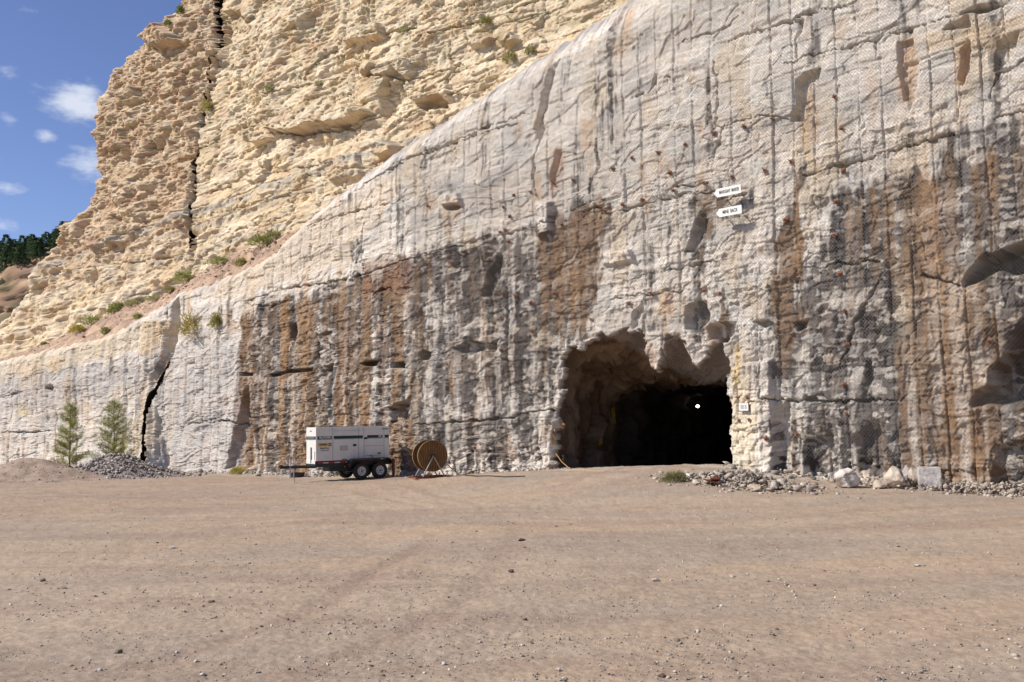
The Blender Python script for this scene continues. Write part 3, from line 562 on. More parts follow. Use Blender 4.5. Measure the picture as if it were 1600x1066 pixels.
for i, (pth, w_) in enumerate([([(346, -40), (345, 0), (344, 45), (342, 86)], .16), ([(340, 84), (333, 105), (329, 125), (322, 150), (319, 172)], .15), ([(318, 172), (317, 195), (314, 220)], .20), ([(312, 222), (308, 245), (305, 270), (303, 300), (299, 340), (297, 375), (297, 400)], .17)]):
    # follow the face where it really stands
    pl = []
    for (x_, y_) in pth:
        d_ = (FPXX - x_) ** 2 + (FPYY - max(y_, -60)) ** 2 + 1e9 * (e > .3); j_ = d_.argmin(); pl.append((Upos.ravel()[j_], Zc.ravel()[j_]))
    P_ = np.array(pl); wx = Upos + .08 * gn(Upos * 2.2, Zc * 2.2, 1500 + i); x0, y0 = P_.min(0) - 1; x1, y1 = P_.max(0) + 1; m = (Uc > x0) & (Uc < x1) & (Zc > y0) & (Zc < y1)
    d_, t_ = dist_line(wx[m], Zc[m], P_); sm = np.zeros(Uc.shape, bool); sm[m] = d_ < w_ * np.clip(np.sin(np.pi * np.clip(t_, 0, 1)) * 2.5, .02, 1)
    kpc &= ~(sm[:-1, :-1] & sm[1:, :-1] & sm[:-1, 1:] & sm[1:, 1:]); _W = Wp; Wp = lambda pts, off=0.0, pl=pl: pl
    fissure(pth, w_, -5.0, Upos[::2, ::2], Oc[::2, ::2], Zc[::2, ::2], None, 4.0, 1550 + i, lin(140, 116, 92), 'dark vertical cleft running up the yellow cliff'); Wp = _W
me = np_mesh('yellow_cliff', xyz(Upos, Oc, Zc), grid_faces(Uc.shape[0], Uc.shape[1], kpc), C)
tag(link('yellow_cliff', me, mats=[M_ROCK]), 'weathered cream yellow cliff with a dark vertical fissure above the mine wall', 'cliff', kind='structure')
CL = dict(U=Upos, O=Oc, Z=Zc)
# plateau behind both cliffs so that nothing is paper thin
tp = np.linspace(0, 1, 12); te = len(uu_)
Ut = np.broadcast_to(Upos[-1], (12, te)); Ot = Oc[-1] - 60 * tp[:, None]; Zt = np.full((12, te), ztop) + 4 * tp[:, None] + .6 * gn(Ut * .2, Ot * .2, 650)
me = np_mesh('plateau', xyz(Ut, Ot, Zt), grid_faces(12, te), np.broadcast_to(lin(176, 150, 112), Ut.shape + (3,)))
tag(link('plateau', me, mats=[M_ROCK]), 'brushy flat top behind the edge of the yellow cliff', 'plateau', kind='structure')

# ------------------------------------------------------------------ the tunnel behind the portal
AX = np.array([.45, .893]); AX /= np.linalg.norm(AX)
def resample(P, n):
    P = np.array(P); s = np.r_[0, np.cumsum(np.hypot(*np.diff(P, axis=0).T))]; q = np.linspace(0, s[-1], n); return np.stack([np.interp(q, s, P[:, 0]), np.interp(q, s, P[:, 1])], -1)
def keyed(P, n=200):   # base-left, top-left, top-right, base-right are fixed fractions, so rings match
    P = np.array(P); zmax = P[:, 1].max(); mid = (P[0, 0] + P[-1, 0]) / 2
    il = int(np.argmin(P[:, 0] * 1.0 - P[:, 1] * 1.2 + (P[:, 0] > mid) * 99)); ir = int(np.argmin(-P[:, 0] - P[:, 1] * 1.2 + (P[:, 0] < mid) * 99))
    return np.concatenate([resample(P[:il + 1], n // 4 + 1)[:-1], resample(P[il:ir + 1], n // 2 + 1)[:-1], resample(P[ir:], n // 4)])
zf = PORTAL[0][1]
ul, ur = PORTAL[1][0], PORTAL[-2][0]
front = [(ul - .05, -1.2), (ul - .05, 3.4), (ul + .25, 5.0), (ul + 1.3, 5.45), (ul + 3.4, 5.75), (ur - 1.6, 5.5), (ur - .4, 5.3), (ur + .1, 4.6), (ur + .1, -1.2)]
inner = [(ul + .1, -1.2), (ul + .05, 3.0), (ul + .5, 3.62), (ul + 1.3, 3.85), (ul + 3.5, 3.95), (ur - 1.6, 3.98), (ur - .3, 3.95), (ur + .5, 3.4), (ur + .7, -1.2)]
FR, INN = keyed(front), keyed(inner)
_wo = lambda u, z: float(O[int(np.clip(np.searchsorted(vr * (CZ[0, int(np.clip(np.searchsorted(ucols, u), 0, len(ucols) - 1))] - zb) + zb, z), 0, len(vr) - 1)), int(np.clip(np.searchsorted(ucols, u), 0, len(ucols) - 1))])
def outward(p):
    c = np.array([(ul + ur) / 2, 1.8]); v = np.array(p) - c; return p + v / np.linalg.norm(v) * .35
FO_ = np.array([np.clip(_wo(*outward(p)), -.8, .8) for p in FR]); FO_ = np.convolve(np.pad(FO_, 2, mode='edge'), np.ones(5) / 5, 'valid')
ds = np.concatenate([np.linspace(.10, 7, 160), np.linspace(7.15, 46, 120)])
n = len(FR)
ring = np.zeros((len(ds), n, 3)); Ct = np.zeros((len(ds), n, 3))
for k, dd in enumerate(ds):
    f = ss(.6, 5.6, dd) * .55 + np.clip((dd - .6) / 5, 0, 1) * .45
    P = FR * (1 - f) + INN * f
    cen = np.array([(ul + ur) / 2, 1.8]); q = np.linspace(0, 1, n) * 16
    nz = .26 * fbm(q * .55 + 3, np.full(n, dd * .45), 3, 660) + .10 * fbm(q * 2.5, np.full(n, dd * 2.2), 3, 661)
    vz = voro(q * 1.1, np.full(n, dd * .8), 662); nz = nz + (vz[4] - .5) * .7 + vz[2] * (vz[5] - .5) * .9 + vz[3] * (vz[6] - .5) * .8
    bq = brick(q * .9 + .3, np.full(n, dd) + .3 * gn(q * .4, q * 0, 665), .9, 1.3, 1300); bq2 = brick(q * .9, np.full(n, dd) + .2 * gn(q * .7, q * 0, 666), .38, .6, 1310)
    nz = (nz * .50 + .80 * (bq[0] + bq[1] + bq[2]) + .26 * (bq2[0] + bq2[1] + bq2[2]) + .08 * fbm(q * 1.8, np.full(n, dd * 1.6), 3, 664)) * ss(.1, 1.0, dd) + .14
    v = P - cen; ln = np.hypot(v[:, 0], v[:, 1])[:, None]; P = cen + v * (1 + nz[:, None] / ln)
    b = P0 + np.outer(P[:, 0], T) + AX * dd + N * (FO_ * ss(2.5, .3, dd))[:, None]
    ring[k, :, 0] = b[:, 0]; ring[k, :, 1] = b[:, 1]; ring[k, :, 2] = P[:, 1]
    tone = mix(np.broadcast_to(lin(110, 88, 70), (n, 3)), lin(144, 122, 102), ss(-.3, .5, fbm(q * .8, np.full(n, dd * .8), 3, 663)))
    Ct[k] = mix(tone, np.broadcast_to(lin(84, 76, 70), (n, 3)), np.full(n, ss(5.2, 8.5, dd)) * .9) * (.85 + .3 * vz[4])[:, None]  # darkness of the inner tunnel put into the rock colour, growing with depth
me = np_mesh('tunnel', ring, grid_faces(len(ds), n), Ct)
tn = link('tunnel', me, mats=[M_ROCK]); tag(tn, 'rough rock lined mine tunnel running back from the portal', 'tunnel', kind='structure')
bm = bmesh.new(); bm.from_mesh(me)
bm.verts.ensure_lookup_table(); last = [bm.verts[(len(ds) - 1) * n + j] for j in range(n)]
try: bm.faces.new(last)
except Exception: pass
bm.to_mesh(me); bm.free()

# ------------------------------------------------------------------ ground
r_ = np.concatenate([np.geomspace(1.2, 5.5, 30)[:-1], 1 / np.linspace(1 / 5.5, 1 / 75, 620), np.geomspace(76, 5000, 50)])
th = np.concatenate([np.linspace(-1.9, -.60, 60)[:-1], np.linspace(-.60, .60, 760), np.linspace(.60, 1.9, 60)[1:]])
TH, Rg = np.meshgrid(th, r_); Xg = np.sin(TH) * Rg; Yg = np.cos(TH) * Rg - .0
def ground_h(X, Y):
    X = np.asarray(X, float); Y = np.asarray(Y, float); R = np.hypot(X, Y)
    fine = .016 * fbm(X * 1.6, Y * 1.6, 4, 670) + .008 * fbm(X * 9, Y * 9, 2, 671); rut = 0
    for (cx, cy, rr, w) in [(-6, 60, 34, .30), (-6, 60, 32.2, .30), (-14, 48, 26, .35), (-14, 48, 24.3, .35), (14, 66, 44, .30), (14, 66, 42.2, .30), (-30, 20, 30, .30), (-30, 20, 28.3, .30), (0, 70, 50, .35)]:
        q = np.abs(np.hypot(X - cx, Y - cy) - rr + .3 * gn(X * .2, Y * .2, 672)); rut = rut - .018 * ss(w, 0, q) + .010 * ss(w, 0, np.abs(q - w * 1.3))
    return (ground_z(X, Y) + fine + rut * ss(-.3, .5, gn(X * .13, Y * .13, 673))) * (1 - ss(60, 120, R))
Zg = ground_h(Xg, Yg)
g1 = lin(180, 159, 137); g2 = lin(168, 150, 132); g3 = lin(181, 156, 130); g4 = lin(160, 137, 118)
ug, og = uo(Xg, Yg)
Cg = mix(np.broadcast_to(g1, Xg.shape + (3,)), g2, ss(-.4, .5, fbm(Xg * .12, Yg * .3, 4, 680)))
Cg = mix(Cg, g3, ss(.0, .55, fbm(Xg * .10 + 5, Yg * .35, 4, 681)) * .6)
Cg = mix(Cg, g4, np.clip(ss(.1, .6, fbm(Xg * .16, Yg * .8, 4, 682)) * .5 + ss(26, 38, Rg) * ss(0, -10, Xg) * .3, 0, 1))
Cg = mix(Cg, lin(202, 192, 178), ss(2.6, .3, og) * ss(-.5, .4, fbm(Xg * .8, Yg * .8, 3, 683)) * .65 * (1 - ss(19, 20, ug) * ss(26, 25, ug)))
Cg = mix(Cg, lin(150, 110, 78), ss(1.5, .0, np.hypot((ug - 19.2) / 2.4, (og - 1.2) / 1.6)) * .6)
trk = 0
for (cx, cy, rr, w) in [(-6, 60, 34, .35), (-6, 60, 32.2, .35), (-14, 48, 26, .4), (-14, 48, 24.3, .4), (14, 66, 44, .35), (14, 66, 42.2, .35), (-30, 20, 30, .4), (-30, 20, 28.3, .4), (0, 70, 50, .4), (-40, 60, 52, .5), (-40, 60, 50.2, .5), (30, 55, 34, .4), (30, 55, 32.3, .4)]:
    q = np.abs(np.hypot(Xg - cx, Yg - cy) - rr + .3 * gn(Xg * .2, Yg * .2, 672)); trk = np.maximum(trk, ss(w, 0, q))
trk = trk * ss(-.35, .35, gn(Xg * .13, Yg * .13, 674))
for (cx, cy, rr, w) in [(-17, 27, 6.0, .35), (-17, 27, 7.8, .35), (-17.5, 27, 3.6, .3), (-6, 29, 9.5, .3), (-6, 29, 11.2, .3), (3, 30, 8, .25), (3, 30, 9.7, .25)]:
    q = np.abs(np.hypot(Xg - cx, Yg - cy) - rr + .25 * gn(Xg * .3, Yg * .3, 675)); trk = np.maximum(trk, ss(w, 0, q) * ss(-.3, .3, gn(Xg * .2, Yg * .2, 676)) * ss(-9, -12, Xg) if cx < -10 else ss(w, 0, q) * .5 * ss(-.2, .4, gn(Xg * .2, Yg * .2, 677)))
Cg = mix(Cg, lin(158, 134, 116), trk * .55)
Cg = Cg * (1 + .12 * fbm(Xg * 3, Yg * 5, 4, 684) + .10 * gn(Xg * 18, Yg * 18, 685))[..., None]
M_GROUND = mat('yard_dirt', rough=.95, var=.14, scale=9, bump=.5, bscale=14, attr=True)
nt = M_GROUND.node_tree; L = nt.links; b = nt.nodes['Principled BSDF']
vo = nt.nodes.new('ShaderNodeTexVoronoi'); vo.inputs['Scale'].default_value = 26; tcn = [x for x in nt.nodes if x.type == 'TEX_COORD'][0]; L.new(tcn.outputs['Object'], vo.inputs['Vector'])
cr_ = nt.nodes.new('ShaderNodeMapRange'); cr_.inputs['From Min'].default_value = .12; cr_.inputs['From Max'].default_value = .30; cr_.inputs['To Min'].default_value = 1; cr_.inputs['To Max'].default_value = 0
L.new(vo.outputs['Distance'], cr_.inputs['Value'])
sepc = nt.nodes.new('ShaderNodeSeparateColor'); L.new(vo.outputs['Color'], sepc.inputs[0])
gt = nt.nodes.new('ShaderNodeMath'); gt.operation = 'GREATER_THAN'; gt.inputs[1].default_value = .5; L.new(sepc.outputs[0], gt.inputs[0])
mu = nt.nodes.new('ShaderNodeMath'); mu.operation = 'MULTIPLY'; L.new(gt.outputs[0], mu.inputs[0]); L.new(cr_.outputs[0], mu.inputs[1])
base_src = b.inputs['Base Color'].links[0].from_socket
rampm = nt.nodes.new('ShaderNodeMix'); rampm.data_type = 'RGBA'; rampm.inputs['A'].default_value = (*lin(120, 104, 92), 1); rampm.inputs['B'].default_value = (*lin(212, 200, 184), 1); L.new(sepc.outputs[1], rampm.inputs['Factor'])
mg = nt.nodes.new('ShaderNodeMix'); mg.data_type = 'RGBA'; mf = nt.nodes.new('ShaderNodeMath'); mf.operation = 'MULTIPLY'; mf.inputs[1].default_value = .8; L.new(mu.outputs[0], mf.inputs[0])
L.new(mf.outputs[0], mg.inputs['Factor']); L.new(base_src, mg.inputs['A']); L.new(rampm.outputs['Result'], mg.inputs['B']); L.new(mg.outputs['Result'], b.inputs['Base Color'])
me = np_mesh('ground', np.stack([Xg, Yg, Zg], -1), grid_faces(*Xg.shape)[:, ::-1], Cg)
tag(link('ground', me, mats=[M_GROUND], smooth=True), 'wide yard of packed dusty gravel in front of the rock wall', 'ground', kind='structure')

# ------------------------------------------------------------------ where a photo pixel meets the built surfaces
def project(P):
    v = P - EYE; w = v @ fw; return 800 + FPX * (v @ RT) / w, 533 - FPX * (v @ UP) / w, w
SURF = {}
for k, a_ in (('wall', xyz(U, O, Z)[:, ::2]), ('bench', xyz(Ub, Ob, Zb)), ('cliff', xyz(Upos, Oc, Zc)), ('tunnel', ring)):
    a_ = a_.reshape(-1, 3); px_, py_, w_ = project(a_); SURF[k] = (a_, px_, py_, w_)
def surf_at(px, py, which):
    a_, x_, y_, w_ = SURF[which]; d = (x_ - px) ** 2 + (y_ - py) ** 2; near = d < max(9, d.min() * 1.5); i = np.where(near)[0]; j = i[np.argmin(w_[i])]
    return a_[j].copy()
def ray_g(px, py, lift=0.0):
    """first point where the ray through a photo pixel comes down to the ground"""
    d = fw + RT * (px - 800) / FPX + UP * (533 - py) / FPX; s_ = np.linspace(6, 70, 3200); P = EYE + d * s_[:, None]
    k = int(np.argmax(P[:, 2] < ground_h(P[:, 0], P[:, 1]) + lift)) or 3199
    return P[k]
# smooth outer envelope of the wall: what the netting lies against
eu = np.arange(-38, 62, .4); ez = np.arange(-1, 30, .4); ENV = np.full((len(ez), len(eu)), -9.0)
mm = (sp > -.05).ravel()
np.maximum.at(ENV, (np.clip(((Z.ravel()[mm] + 1) / .4).round().astype(int), 0, len(ez) - 1), np.clip(((U.ravel()[mm] + 38) / .4).round().astype(int), 0, len(eu) - 1)), O.ravel()[mm])
for _ in range(12):
    P_ = np.pad(ENV, 1, mode='edge'); mn = (P_[:-2, 1:-1] + P_[2:, 1:-1] + P_[1:-1, :-2] + P_[1:-1, 2:]) / 4
    mxn = np.maximum.reduce([P_[:-2, 1:-1], P_[2:, 1:-1], P_[1:-1, :-2], P_[1:-1, 2:]])
    ENV = np.where(ENV < -8, np.where(mxn > -8, mxn, ENV), ENV)
P_ = ENV.copy()
for _ in range(3):
    Q_ = np.pad(P_, 1, mode='edge'); P_ = np.maximum(ENV - .10, (Q_[:-2, 1:-1] + Q_[2:, 1:-1] + Q_[1:-1, :-2] + Q_[1:-1, 2:] + Q_[1:-1, 1:-1] * 2) / 6)
ENV = P_
def env(u, z):
    fu = np.clip((u + 38) / .4, 0, len(eu) - 1.001); fz = np.clip((z + 1) / .4, 0, len(ez) - 1.001); i = fu.astype(int); j = fz.astype(int); a = fu - i; b = fz - j
    return (ENV[j, i] * (1 - a) + ENV[j, i + 1] * a) * (1 - b) + (ENV[j + 1, i] * (1 - a) + ENV[j + 1, i + 1] * a) * b

# ------------------------------------------------------------------ mesh builder
class MB:
    def __init__(s): s.v = []; s.f = []
    def add(s, v, f):
        n = len(s.v); s.v += [tuple(p) for p in v]; s.f += [tuple(i + n for i in q) for q in f]; return s
    def box(s, c, d, bev=0.0, rot=None):
        x, y, z = d[0] / 2, d[1] / 2, d[2] / 2
        bm = bmesh.new(); bmesh.ops.create_cube(bm, size=1)
        for v in bm.verts: v.co = Vector((v.co.x * 2 * x, v.co.y * 2 * y, v.co.z * 2 * z))
        if bev: bmesh.ops.bevel(bm, geom=list(bm.edges), offset=bev, segments=2, profile=.5, affect='EDGES')
        return s._bm(bm, c, rot)
    def _bm(s, bm, c, rot=None):
        bm.verts.ensure_lookup_table(); vs = [v.co.copy() for v in bm.verts]
        if rot is not None: vs = [rot @ v for v in vs]
        for i, v in enumerate(bm.verts): v.index = i
        s.add([(v.x + c[0], v.y + c[1], v.z + c[2]) for v in vs], [[v.index for v in f.verts] for f in bm.faces]); bm.free(); return s
    def tube(s, pts, r, n=8, r2=None):
        pts = [Vector(p) for p in pts]; rings = []; V = []; F = []
        for i, p in enumerate(pts):
            d = (pts[min(i + 1, len(pts) - 1)] - pts[max(i - 1, 0)]).normalized(); a = d.orthogonal().normalized() if i == 0 else (a - d * a.dot(d)).normalized(); b = d.cross(a)
            rr = r if r2 is None else r + (r2 - r) * i / (len(pts) - 1)
            for k in range(n): t = 2 * math.pi * k / n; V.append(p + (a * math.cos(t) + b * math.sin(t)) * rr)
        for i in range(len(pts) - 1):
            for k in range(n): F.append((i * n + k, i * n + (k + 1) % n, (i + 1) * n + (k + 1) % n, (i + 1) * n + k))
        F.append(tuple(range(n))[::-1]); F.append(tuple((len(pts) - 1) * n + k for k in range(n)))
        return s.add(V, F)
    def lathe(s, prof, c=(0, 0, 0), axis='y', n=36):
        """profile of (radius, along) turned about the axis through c"""
        V = []; F = []; m = len(prof)
        for k in range(n):
            t = 2 * math.pi * k / n
            for r, h in prof:
                V.append((c[0] + r * math.cos(t), c[1] + h, c[2] + r * math.sin(t)) if axis == 'y' else (c[0] + r * math.cos(t), c[1] + r * math.sin(t), c[2] + h))
        for k in range(n):
            for i in range(m - 1): a = k * m + i; b = ((k + 1) % n) * m + i; F.append((a, a + 1, b + 1, b))
        return s.add(V, F)
    def prism(s, poly, y0, y1, c=(0, 0, 0)):
        """outline in x,z pushed from y0 to y1"""
        n = len(poly); V = [(c[0] + x, c[1] + y0, c[2] + z) for x, z in poly] + [(c[0] + x, c[1] + y1, c[2] + z) for x, z in poly]
        F = [tuple(range(n))[::-1], tuple(range(n, 2 * n))] + [(i, (i + 1) % n, (i + 1) % n + n, i + n) for i in range(n)]
        return s.add(V, F)
    def build(s, name, m, parent=None, smooth=False):
        me = bpy.data.meshes.new(name); me.from_pydata(s.v, [], s.f); me.update()
        bm = bmesh.new(); bm.from_mesh(me); bmesh.ops.recalc_face_normals(bm, faces=bm.faces[:]); bm.to_mesh(me); bm.free()
        o = link(name, me, parent, [m])
        if smooth:
            for p in me.polygons: p.use_smooth = True
        return o
def text(name, body, size, m, parent, loc, rot, sx=1.0, bold=0.0, align='CENTER'):
    cu = bpy.data.curves.new(name, 'FONT'); cu.body = body; cu.size = size; cu.align_x = align; cu.align_y = 'CENTER'; cu.extrude = .002; cu.offset = bold
    t = bpy.data.objects.new('tmp', cu); COL.objects.link(t); bpy.context.view_layer.update()
    me = bpy.data.meshes.new_from_object(t.evaluated_get(bpy.context.evaluated_depsgraph_get())); bpy.data.objects.remove(t, do_unlink=True)
    me.name = name; me.materials.clear(); o = link(name, me, parent, [m]); o.location = loc; o.rotation_euler = rot; o.scale = (sx, 1, 1); return o

L_ = lambda r, g, b: tuple(lin(r, g, b))
M_WHITE = mat('white_paint', L_(228, 224, 216), .45, var=.09, scale=2.5); M_BLACK = mat('black_paint', L_(34, 34, 36), .5, var=.2, scale=6); M_TEAL = mat('teal_stripe', L_(96, 164, 160), .5, var=.05)
M_TYRE = mat('tyre_rubber', L_(58, 54, 50), .9, var=.2, scale=12, bump=.3, bscale=40); M_RED = mat('red_paint', L_(122, 40, 34), .6, var=.25, scale=9); M_TAPE = mat('red_tape', L_(170, 30, 34), .5, var=.1); M_SILV = mat('silver_tape', L_(196, 196, 200), .5, var=.1)
M_YEL = mat('yellow_decal', L_(226, 168, 40), .5, var=.05); M_RUST = mat('rusty_steel', L_(122, 68, 50), .85, var=.35, scale=14, bump=.3, bscale=60); M_RIM = mat('wheel_rim', L_(206, 204, 204), .5, var=.08, scale=9)
M_WOODR = mat('reel_wood', L_(138, 100, 62), .85, var=.25, scale=5, bump=.3, bscale=30); M_WOODD = mat('reel_edge', L_(166, 132, 94), .85, var=.2, scale=8); M_WIRE = mat('net_wire', L_(150, 144, 138), .6, metal=.3, var=.1)
M_SIGN = mat('sign_board', L_(240, 238, 230), .6, var=.04, scale=3); M_INK = mat('sign_letters', L_(52, 48, 46), .7, var=.1); M_BOLT = mat('rust_orange', L_(146, 102, 78), .85, var=.35, scale=20, bump=.3, bscale=60)
M_GREY = mat('panel_line', L_(128, 124, 120), .6, var=.1); M_STAKE = mat('grey_stake', L_(170, 160, 150), .8, var=.2, scale=9); M_CABLE = mat('black_cable', L_(60, 54, 50), .7, var=.1); M_ROPE = mat('yellow_rope', L_(214, 166, 40), .8, var=.15)
M_AMBER = mat('amber_lens', L_(224, 130, 40), .3, var=.05); M_BROWN = mat('decal_brown', L_(120, 92, 50), .6, var=.1)
# wood grain for the reel
nt = M_WOODR.node_tree; wv = nt.nodes.new('ShaderNodeTexWave'); wv.inputs['Scale'].default_value = 3.2; wv.inputs['Distortion'].default_value = 9; wv.inputs['Detail'].default_value = 4; wv.bands_direction = 'X'
nt.links.new([x for x in nt.nodes if x.type == 'TEX_COORD'][0].outputs['Object'], wv.inputs['Vector']); mxx = nt.nodes.new('ShaderNodeMix'); mxx.data_type = 'RGBA'; mxx.blend_type = 'MULTIPLY'; mxx.inputs['Factor'].default_value = .45
bs = nt.nodes['Principled BSDF'].inputs['Base Color']; nt.links.new(bs.links[0].from_socket, mxx.inputs['A']); nt.links.new(wv.outputs['Color'], mxx.inputs['B']); nt.links.new(mxx.outputs['Result'], bs)

# ------------------------------------------------------------------ rockfall netting
NETP = np.array(Wp([(640, 706), (640, 400), (622, 300), (600, 255), (700, 186), (830, 102), (990, 10)]) + [(42, 21.5), (57, 24), (57, .5)] + Wp([(1600, 735), (1300, 722), (1216, 715), (1214, 600), (1141, 596), (1100, 604), (1010, 562), (960, 530), (905, 540), (880, 545), (866, 600), (862, 700)]))
def net_family(slope, spacing, half):
    V = []; F = []
    x0, y0 = NETP.min(0); x1, y1 = NETP.max(0); ang = math.atan(slope); cx, sx = math.cos(ang), math.sin(ang); dl = .22
    cs = np.arange(-80, 80, spacing); ts = np.arange(-80, 80, dl); Cg_, Tg_ = np.meshgrid(cs, ts, indexing='ij')
    uu = Tg_ * cx - Cg_ * sx; zz = Tg_ * sx + Cg_ * cx
    ins = (uu > x0) & (uu < x1) & (zz > y0) & (zz < y1); ins[ins] = sdf_poly(uu[ins], zz[ins], NETP) < 0
    seg = ins[:, :-1] & ins[:, 1:]; i, j = np.where(seg)
    def pt(i, j):
        u = uu[i, j]; z = zz[i, j]; o = env(u, z) + .035 + .015 * gn(u * 2, z * 2, 999); return u, z, o
    out = []
    for (ii, jj) in ((i, j), (i, j + 1)):
        u, z, o = pt(ii, jj)
        out.append(np.stack([xyz(u - sx * half, o, z + cx * half), xyz(u + sx * half, o, z - cx * half), xyz(u, o + half * 1.5, z)], 1))
    A_, B_ = out; n_ = len(i); V = np.concatenate([A_, B_], 1).reshape(-1, 3); b = (np.arange(n_) * 6)[:, None, None]
    F = (np.array([[0, 1, 4, 3], [1, 2, 5, 4], [2, 0, 3, 5]])[None] + b).reshape(-1, 4)
    return V, F
Va, Fa = net_family(1.15, .085, .0032); Vb, Fb = net_family(-1.15, .085, .0026)
me = np_mesh('rockfall_netting', np.concatenate([Va, Vb]), np.concatenate([Fa, Fb + len(Va)]))
tag(link('rockfall_netting', me, mats=[M_WIRE]), 'fine diagonal wire netting draped over the grey rock face around the portal', 'netting')

# ------------------------------------------------------------------ rock bolts
bolts = []
def zl(pts, x0, y0, k): return [(x0 + a / k, y0 + b / k) for a, b in pts]
bolts += zl([(930, 68), (805, 107), (685, 130), (600, 185), (865, 200), (403, 232), (310, 250), (1065, 15), (1020, 250), (880, 285), (735, 330), (650, 350), (555, 378), (450, 398), (112, 403), (135, 305), (210, 290), (355, 440), (110, 518), (1418, 595), (1100, 765), (1020, 748), (780, 762), (675, 810), (495, 885), (230, 690), (215, 805), (135, 775), (78, 762), (320, 760), (75, 885), (225, 940), (80, 1028), (95, 470)], 750, 200, 2.962)
bolts += zl([(555, 45), (522, 215), (520, 400), (258, 318), (550, 610), (590, 990), (570, 810)], 1150, 250, 3.438)
bolts += zl([(30, 658), (180, 625), (320, 580), (630, 468), (665, 628), (498, 505), (420, 800), (290, 850), (120, 880)], 1100, 0, 3.2)
bolts += zl([(455, 150), (445, 385), (470, 555), (165, 685), (1320, 120)], 1200, 500, 3.8075)
bolts += zl([(1355, 725), (20, 130), (210, 655), (1187, 500), (1243, 500), (1200, 630), (1262, 627)], 820, 480, 3.5525)
bolts += [(662, 320), (700, 410), (742, 452), (778, 322), (776, 362), (738, 700)]
RN = Matrix(((T[0], 0, N[0]), (T[1], 0, N[1]), (0, 1, 0))).to_3x3()      # local x along wall, y up, z out
zrot = math.atan2(T[1], T[0])
def make_bolt():
    t = empty('rock_bolt', (0, 0, 0), zrot)
    m = MB(); m.add(*(lambda h, th: ([(-h, -th, -h), (h, -th, -h), (h, -th, h), (-h, -th, h), (-h, -th + .001, -h), (h, -th + .001, -h), (h, -th + .001, h), (-h, -th + .001, h), (-.03, -th - .035, -.03), (.03, -th - .035, -.03), (.03, -th - .035, .03), (-.03, -th - .035, .03)], [(4, 5, 6, 7), (0, 1, 9, 8), (1, 2, 10, 9), (2, 3, 11, 10), (3, 0, 8, 11), (8, 9, 10, 11), (0, 4, 5, 1), (1, 5, 6, 2), (2, 6, 7, 3), (3, 7, 4, 0)]))(.072, .026))
    m.build('plate', M_BOLT, t); MB().lathe([(.0, -.11), (.028, -.11), (.028, -.04), (.02, -.03)], n=6).tube([(0, -.2, 0), (0, .05, 0)], .012, 6).build('nut', M_BOLT, t); return t
proto = make_bolt(); used = False
def copy_tree(o, parent=None):
    c = o.copy(); COL.objects.link(c)
    if parent is not None: c.parent = parent
    for ch in list(o.children): copy_tree(ch, c)
    return c
for i, (px, py) in enumerate(bolts):
    u, z = W(px, py, .1); b = proto if i == 0 else copy_tree(proto)
    o_ = wall_o(u, z); e_ = float(env(np.array([u]), np.array([z]))[0]); small = 1155 < px < 1180 and 600 < py < 665
    o_ = max(o_, e_ - .15) if not small else o_
    p = xyz(u, o_ + .03, z); b.location = tuple(p); b.rotation_euler = (rng.uniform(-.5, .3), rng.uniform(-.8, .8), zrot + rng.uniform(-.3, .3)); b.scale = (rng.uniform(.85, 1.25),) * 3
    if small: b.scale = (.6, .8, 1.0); b['label'] = 'small rusty bolt plate beside the little board on the pale pillar'; b['group'] = 'small bolt plates around the little board'
    else: b['label'] = 'rusty orange square bolt plate pinned through the netting on the rock'; b['group'] = 'rock bolt plates over the wall'
    b['category'] = 'rock bolt'

# ------------------------------------------------------------------ signs on the rock
def arrow_sign(px, py, w, h, body, label, fs, cx, off=.42, sx=.60):
    u, z = W(px, py, off + .2); base = max(wall_o(u, z), float(env(np.array([u]), np.array([z]))[0]))
    t = empty('arrow_sign', tuple(xyz(u, base + off, z)), zrot, label, 'sign'); t.rotation_euler = (0.02, -.025, zrot)
    P = [(-w / 2, 0), (-w / 2 + h * .42, h / 2), (w / 2, h / 2), (w / 2, -h / 2), (-w / 2 + h * .42, -h / 2)]
    MB().prism(P, -.012, .012).build('board', M_SIGN, t)
    for x in (-w * .3, w * .35): MB().box((x, off / 2 + .02, -h * .3), (.03, off, .03)).build('bracket', M_GREY, t)
    text('lettering', body, fs, M_INK, t, (cx, -.0155, 0), (math.pi / 2, 0, 0), sx=sx, bold=.003)
    return t
arrow_sign(1129, 296, 1.04, .31, 'MAHOGANY  MARKER', 'white arrow sign reading MAHOGANY MARKER pointing left, the upper one', .170, .07, sx=.44)
arrow_sign(1132, 328, .98, .30, 'MINE  BACK', 'white arrow sign reading MINE BACK pointing left, the lower one', .175, .05)
u, z = W(1162, 636, .3); t = empty('notice_board', tuple(xyz(u, wall_o(u, z) + .12, z)), zrot, 'small white notice board in a thin frame on the pale pillar', 'sign'); t.rotation_euler = (0, .02, zrot)
MB().box((0, 0, 0), (.36, .05, .28), .004).build('frame', M_RED, t); MB().box((0, -.03, 0), (.34, .02, .26)).build('panel', M_SIGN, t)
m = MB()
for k in range(5): m.box((-.05, -.042, .055 - .028 * k), (.13 - .02 * (k % 2), .004, .012))
for k in range(5): m.box((.075, -.042, .055 - .028 * k), (.08 - .015 * (k % 2), .004, .012))
m.build('printed_lines', M_GREY, t)
p = surf_at(869, 671, 'wall'); t = empty('warning_plate', tuple(p + np.array([N[0], N[1], 0]) * .05), zrot, 'small red plate on the rock left of the portal', 'sign')
